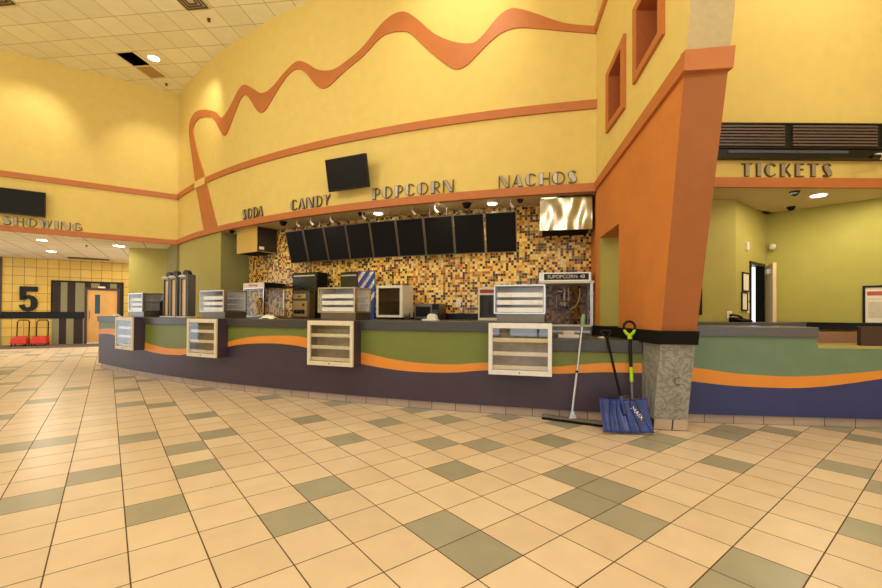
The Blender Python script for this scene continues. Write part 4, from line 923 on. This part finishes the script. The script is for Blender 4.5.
# ------------------------------------------------------------------ push broom, shovels
t = thing('push_broom', 'long grey push broom leaning on the lower counter', 'broom', (1.44, 4.60, 0))
d = Vector((1.72, 4.40, 0)) - Vector((1.15, 4.73, 0)); a_ = math.atan2(d.y, d.x)
hb = BM(); box(hb, -.33, .36, -.025, .025, .03, .055); hb_o = obj('head', hb, mat('grey_broom_block', srgb(110, 102, 86), .5), t); hb_o.rotation_euler = (0, 0, a_)
br = BM(); box(br, -.33, .36, -.02, .02, .002, .03); o = obj('bristles', br, m_blackm, hb_o)
bm = BM(); hexa(bm, [(-.04, -.025, .055), (.04, -.025, .055), (.04, .025, .055), (-.04, .025, .055)], [(-.016, -.016, .13), (.016, -.016, .13), (.016, .016, .13), (-.016, .016, .13)]); obj('socket', bm, m_alu, t)
top = Vector((1.595 - 1.44, 4.70 - 4.60, 1.19)); b0 = Vector((0, 0, .11))
bm = BM(); tube(bm, [b0, b0.lerp(top, .88)], .0125, 12); obj('pole', bm, m_alu, t)
bm = BM(); tube(bm, [b0.lerp(top, .40), b0.lerp(top, .425)], .015, 12); obj('collar', bm, m_black, t)
bm = BM(); tube(bm, [b0.lerp(top, .87), b0.lerp(top, .90), b0.lerp(top, .96), b0.lerp(top, 1.0)], [.014, .020, .022, .016], 12); obj('grip', bm, m_sage, t)
# blue snow shovel: blade foot on the floor, leaning back
def shovel(name, label, foot, rz, lean, blade, W, Lb, shaftL, parts):
    pass
t = thing('blue_snow_shovel', 'blue snow shovel with white writing, leaning on the lower counter', 'snow shovel', (1.85, 4.13, 0), -.04)
LE = math.radians(34)      # blade lean from vertical
bm = BM(); nx, nz_ = 28, 10; Wb, Hb = .245, .335; vs = {}
def bl(u, v, off=0):
    # u -1..1 across, v 0..1 up; scooped, ribbed blade
    wv = Wb * (1.0 - .03 * v); rib = .006 * math.sin(u * 9 * PI / 2 + .6 * v) * (.4 + .6 * v)
    dish = -.05 * (u * u) * (.5 + .5 * v) - .05 * max(0, v - .6) ** 2 * 4
    yy = dish + rib + off; zz = v * Hb
    return (u * wv, yy * math.cos(LE) + zz * math.sin(LE) + .02, -yy * math.sin(LE) + zz * math.cos(LE) + .022)
for s_ in (0, 1):
    for i in range(nx + 1):
        for j in range(nz_ + 1): vs[s_, i, j] = bm.verts.new(bl(i / nx * 2 - 1, j / nz_, .006 * s_))
for s_ in (0, 1):
    for i in range(nx):
        for j in range(nz_): bm.faces.new([vs[s_, i, j], vs[s_, i + 1, j], vs[s_, i + 1, j + 1], vs[s_, i, j + 1]])
for i in range(nx):
    for j in (0, nz_): bm.faces.new([vs[0, i, j], vs[0, i + 1, j], vs[1, i + 1, j], vs[1, i, j]])
for j in range(nz_):
    for i in (0, nx): bm.faces.new([vs[0, i, j], vs[0, i, j + 1], vs[1, i, j + 1], vs[1, i, j]])
bd_ = obj('blade', bm, m_blue, t, smooth=True)
for u in (-.62, -.28, .12, .42, .72):
    bm = BM(); tube(bm, [bl(u * (1.25 if u > 0 else 1.05), .03, -.006), bl(u, .5, -.008), bl(u * .75, .97, -.006)], .006, 6); obj('rib', bm, m_blue, bd_)
q = text('blade_writing', 'MAIX', .062, m_paper, bd_, (0, 0, 0), ext=.001)
c0 = Vector(bl(.52, .58, -.018)); q.location = c0
q.rotation_euler = (Matrix.Rotation(PI / 2 - LE, 3, 'X') @ Matrix.Rotation(math.radians(-56), 3, 'Z')).to_euler()
ftop = Vector((-.04, .55, 1.01)); f0 = Vector(bl(.02, .55, -.012)); f0.z += 0.0
bm = BM(); tube(bm, [f0, f0.lerp(ftop, .12), f0.lerp(ftop, .20)], [.016, .019, .016], 10); obj('socket', bm, m_blue, t)
bm = BM(); tube(bm, [f0.lerp(ftop, .15), f0.lerp(ftop, .9)], .0135, 10); obj('shaft', bm, m_blackm, t)
dr_ = (ftop - f0).normalized(); sd = Vector((1, 0, 0)); bA = f0.lerp(ftop, .885)
bm = BM(); tube(bm, [bA, bA + dr_ * .035 - sd * .02, bA + dr_ * .085 - sd * .055, bA + dr_ * .105 - sd * .05, bA + dr_ * .11, bA + dr_ * .105 + sd * .05, bA + dr_ * .085 + sd * .055, bA + dr_ * .035 + sd * .02, bA], .0105, 8); obj('grip', bm, m_black, t)
# lime handled shovel
t = thing('lime_handled_shovel', 'dark snow shovel with a lime green D grip, standing behind the blue one', 'snow shovel', (2.045, 4.42, 0), -.03)
bm = BM(); hexa(bm, [(-.10, -.01, .003), (.10, -.01, .003), (.10, .0, .003), (-.10, .0, .003)], [(-.11, .09, .30), (.11, .09, .30), (.11, .10, .30), (-.11, .10, .30)])
tube(bm, [(-.11, .094, .30), (-.06, .094, .315), (.06, .094, .315), (.11, .094, .30)], .009, 6); obj('blade', bm, mat('graphite_blade', srgb(74, 70, 64), .5), t)
g0 = Vector((0, .06, .24)); g1 = Vector((.02, .19, 1.0))
bm = BM(); tube(bm, [g0, g0.lerp(g1, .42)], .014, 10); obj('lower_shaft', bm, m_grey, t)
bm = BM(); tube(bm, [g0.lerp(g1, .30), g0.lerp(g1, .50)], .018, 10); obj('lime_sleeve', bm, m_lime, t)
bm = BM(); tube(bm, [g0.lerp(g1, .50), g0.lerp(g1, .92)], .017, 10); obj('upper_shaft', bm, m_black, t)
gd = (g1 - g0).normalized(); bA = g0.lerp(g1, .92)
bm = BM(); tube(bm, [bA - gd * .02, bA + gd * .03], .024, 10)
for s_ in (-1, 1): tube(bm, [bA + gd * .02, bA + gd * .045 + sd * .035 * s_, bA + gd * .085 + sd * .06 * s_], [.02, .017, .014], 8)
obj('lime_yoke', bm, m_lime, t)
cen = bA + gd * .115
bm = BM(); tube(bm, [cen + sd * .062 * math.cos(math.radians(a)) + gd * .062 * math.sin(math.radians(a)) for a in range(-30, 211, 20)], .014, 8); obj('ring_grip', bm, m_black, t)
# ------------------------------------------------------------------ ticket counter and room
TA = Vector((2.3, 4.67)); TB = Vector((8.9, 4.01)); TL = (TB - TA).length
tk = thing('ticket_counter', 'ticket counter with green orange and blue front right of the column', 'counter')
TS_ = [(.262, .635, .48), (.57, .601, .449), (.92, .556, .418), (1.386, .534, .408), (1.69, .545, .422), (1.99, .572, .462), (2.367, .617, .529), (3.0, .72, .64), (3.6, .80, .72), (4.4, .84, .75), (5.4, .78, .69), (TL, .66, .56)]
TSs = catmull(TS_, 4)
def lin_solid(prof, o0, o1, uvs=1):
    bm = BM(); uv = bm.loops.layers.uv.new('UVMap'); cols = []; mp = {}
    for s, a, b in prof:
        f = on_line(TA, TB, s, o0); k = on_line(TA, TB, s, o1)
        c = [bm.verts.new((f.x, f.y, a)), bm.verts.new((f.x, f.y, b)), bm.verts.new((k.x, k.y, b)), bm.verts.new((k.x, k.y, a))]; cols.append(c)
        for i, v in enumerate(c): mp[v] = (s, (a, b, b, a)[i])
    for i in range(len(cols) - 1):
        for k in range(4): bm.faces.new([cols[i][k], cols[i + 1][k], cols[i + 1][(k + 1) % 4], cols[i][(k + 1) % 4]])
    bm.faces.new(cols[0]); bm.faces.new(cols[-1][::-1])
    for f in bm.faces:
        for l in f.loops: l[uv].uv = mp[l.vert]
    return bm
SB = 1.735
hi = [p for p in TSs if p[0] < SB]; lo2 = [p for p in TSs if p[0] > SB]
mp_ = (SB, .547, .425)
obj('green_panel', lin_solid([(s, a, .965) for s, a, b in hi + [mp_]], 0, -.08), m_tgreen, tk)
obj('green_panel', lin_solid([(s, a, .862) for s, a, b in [mp_] + lo2], 0, -.08), m_tgreen, tk)
obj('orange_stripe', lin_solid([(s, b, a) for s, a, b in TSs], .002, -.08), m_corg, tk)
obj('blue_panel', lin_solid([(s, .10, b) for s, a, b in TSs], 0, -.08), m_tblue, tk)
obj('base_tiles', lin_solid([(s, 0, .10) for s in rng(.262, TL, 20)], -.03, -.1), m_base, tk)
m_bstone = mat('blue_grey_speckled_countertop', srgb(92, 92, 100), .28, var=.3, scale=160)
obj('countertop', lin_solid([(.262, .958, 1.065), (SB, .958, 1.065)], .03, -.62), m_bstone, tk, bevel=.006)
obj('low_countertop', lin_solid([(SB, .84, .872), (TL, .84, .872)], .004, -.62), mat('olive_laminate_ledge', srgb(168, 160, 92), .3), tk)
obj('carcass', lin_solid([(.3, .02, .95), (SB, .02, .95)], -.09, -.5), m_dbrown, tk)
obj('carcass', lin_solid([(SB, .02, .84), (TL, .02, .84)], -.09, -.5), m_dbrown, tk)
bm = lin_solid([(2.19, .8725, 1.075), (4.6, .8725, 1.075)], -.03, -.08); tag(obj('counter_riser_box', bm, m_dbrown, bevel=.004), 'dark brown box unit on the low part of the ticket counter', 'box unit')
bm = lin_solid([(1.76, .8725, 1.0), (3.6, .8725, 1.0)], -.5, -.54); tag(obj('counter_upstand', bm, m_woodp), 'pinkish brown upstand board behind the low ticket counter', 'upstand')
# ticket room
V = [(2.56, 6.37), (4.47, 6.37), (5.63, 7.26), (6.95, 5.705)]
wall('wall_ticket_left', V[0], V[1], 0, 2.94, m_olive, t=.1)
L2 = (Vector(V[2]) - Vector(V[1])).length
wall('wall_ticket_door', V[1], V[2], 0, 2.94, m_olive, t=.1, holes=[(.43 * L2, .885 * L2, 0, 2.03)])
wall('wall_ticket_green', V[2], V[3], 0, 2.94, m_green, t=.1)
wall('wall_ticket_side', (6.93, 5.72), (9, 5.72), 0, 2.94, m_green, t=.1)
p, q = V[1], V[2]
dr = struct(thing('door_2', 'open light wood office door in the ticket room', 'door'))
bm = BM(); line_box(bm, p, q, .43 * L2 - .03, .43 * L2 + .02, 0, 2.06, -.11, .02); line_box(bm, p, q, .885 * L2 - .02, .885 * L2 + .03, 0, 2.06, -.11, .02); line_box(bm, p, q, .43 * L2, .885 * L2, 2.01, 2.06, -.11, .02); obj('door_frame', bm, m_black, dr)
h = on_line(p, q, .885 * L2, .03); e2 = Vector((5.215, 6.60)); dd_ = (e2 - h).normalized(); nn = Vector((dd_.y, -dd_.x)) * .045
bm = BM(); slab(bm, [(h.x, h.y), (e2.x, e2.y), (e2.x - nn.x, e2.y - nn.y), (h.x - nn.x, h.y - nn.y)], .02, 2.02)
lf = obj('door_leaf', bm, mat('pale_maple', srgb(236, 208, 156), .4, var=.06, scale=3), dr)
bm = BM(); mpt = e2.lerp(h, .55); nn2 = nn.normalized() * .05
slab(bm, [(mpt.x + .0, mpt.y), (mpt.x + dd_.x * .2, mpt.y + dd_.y * .2), (mpt.x + dd_.x * .2 + nn2.x, mpt.y + dd_.y * .2 + nn2.y), (mpt.x + nn2.x, mpt.y + nn2.y)], 1.86, 1.93); obj('door_closer', bm, m_alu, lf)
wall('wall_office', (4.3, 8.0), (7.6, 10.3), 0, 2.94, m_cwhite, t=.1)
wall('wall_office_left', (4.25, 6.50), (5.2, 8.65), 0, 2.94, m_cwhite, t=.08)
area((5.3, 7.5, 2.8), .4, 14, NEUT)
bm = BM(); slab(bm, [(4.2, 6.5), (7.8, 8.1), (7.8, 10.4), (4.2, 10.4)], 2.94, 3.0); struct(obj('ceiling', bm, m_soff))
bm = BM(); line_box(bm, (4.75, 7.55), (5.6, 8.9), 0, 1.2, 0, 2.0, 0, .03)  # thin black sheet put in for the dark gap behind the doorway
tag(obj('dark_gap_sheet', bm, m_blackm), 'flat black sheet filling the dark gap in the open office doorway', 'cabinet')
def framed(s0, s1, z0, z1, label, p=p, q=q, fr=.018, m=m_paper, name='framed_notice', g='framed notices by the office door'):
    t = thing(name, label, 'notice', tuple(on_line(p, q, (s0 + s1) / 2, .002).to_3d() + Vector((0, 0, z0))), ang(p, q), g); W = (s1 - s0) / 2; H = z1 - z0
    bm = BM(); box(bm, -W, -W + fr, -.02, 0, 0, H); box(bm, W - fr, W, -.02, 0, 0, H); box(bm, -W + fr, W - fr, -.02, 0, 0, fr); box(bm, -W + fr, W - fr, -.02, 0, H - fr, H); obj('frame', bm, m_black, t)
    obj('sheet', bx(-W + fr, W - fr, -.008, 0, fr, H - fr), m, t); return t, W, H
framed(.17 * L2, .385 * L2, 1.56, 1.86, 'black-framed notice left of the office door, upper one')
framed(.15 * L2, .325 * L2, 1.26, 1.55, 'black-framed notice left of the office door, lower one')
for k, (a, b, c, d, l) in enumerate([(.335, .40, 1.42, 1.56, 'loose paper pinned beside the office door, upper one'), (.335, .405, 1.22, 1.39, 'loose paper pinned beside the office door, lower one')]):
    bm = BM(); line_box(bm, p, q, a * L2, b * L2, c, d, .001, .005); tag(obj('pinned_paper', bm, m_paper), l, 'paper', 'papers pinned by the office door')
bm = BM(); line_box(bm, p, q, .30 * L2, .345 * L2, 2.22, 2.35, 0, .03); tag(obj('thermostat', bm, m_white, bevel=.004), 'small white thermostat high on the olive wall above the notices', 'thermostat')
t = thing('wall_sensor', 'small white sensor high in the corner of the green ticket wall', 'sensor', (5.66, 7.17, 2.36), -.7)
bm = BM(); lathe(bm, [(.04, -.05), (.05, -.02), (.05, .03), (.03, .05)], 12); obj('housing', bm, m_white, t, smooth=True); obj('bracket', bx(-.02, .02, 0, .06, -.02, .02), m_white, t)
t, W, H = framed(1.175, 1.90, 1.06, 1.645, 'black-framed poster with red heading on the green ticket wall', V[2], V[3], .03, m_paper, 'framed_poster', None); t['category'] = 'poster'
m_pr = mat('poster_red', srgb(190, 90, 70), .7); m_pd = mat('poster_grey', srgb(150, 130, 112), .7)
obj('poster_heading', bx(-W + .05, W - .06, -.010, -.008, H - .15, H - .09), m_pr, t)
for k, (a, b, c, d) in enumerate([(-W + .06, W - .06, .38, .385), (-W + .06, -.12, .10, .34), (-.08, W - .07, .24, .33), (-.08, W - .07, .10, .18)]): obj('poster_block', bx(a, b, -.010, -.008, c, d), mat('poster_block_tone', srgb(214, 198, 176), .7) if k else m_pd, t)
# ledges behind
t = thing('ticket_back_desk', 'dark blue grey back desk along the ticket room walls', 'desk', (3.2, 5.80, 0))
obj('desk_top', bx(0, 1.85, 0, .5, 1.03, 1.09), m_bstone, t, bevel=.004); obj('desk_support', bx(.05, 1.8, .3, .48, 0, 1.03), m_dbrown, t)
bm = BM(); line_box(bm, V[2], V[3], .2, 1.95, .98, 1.085, .01, .32); tag(obj('wall_shelf', bm, m_black), 'black shelf along the green ticket wall under the poster', 'shelf')
t = thing('desk_telephone', 'dark desk telephone with papers on the back desk', 'telephone', (4.28, 6.0, 1.0905), .2)
bm = BM(); hexa(bm, [(-.1, -.1, 0), (.1, -.1, 0), (.1, .1, 0), (-.1, .1, 0)], [(-.1, -.1, .03), (.1, -.1, .03), (.1, .1, .07), (-.1, .1, .07)]); obj('base', bm, m_blackm, t, bevel=.006)
bm = BM(); tube(bm, [(-.08, -.09, .06), (-.08, -.06, .085), (-.08, .06, .105), (-.08, .09, .09)], [.022, .014, .014, .022], 8); obj('handset', bm, m_black, t)
bm = BM(); tube(bm, [(.1, 0, .03), (.16, -.02, .012), (.2, .03, .02), (.24, 0, .012)], .008, 6); obj('cord', bm, m_black, t)
outlet((4.37, 6.365, 1.19), 0, 'white outlet on the olive wall above the desk telephone')
bm = BM(); box(bm, 3.83, 3.94, 6.33, 6.368, 1.19, 1.60); tag(obj('narrow_black_panel', bm, m_black), 'narrow black panel on the olive wall beside the rust column', 'panel')
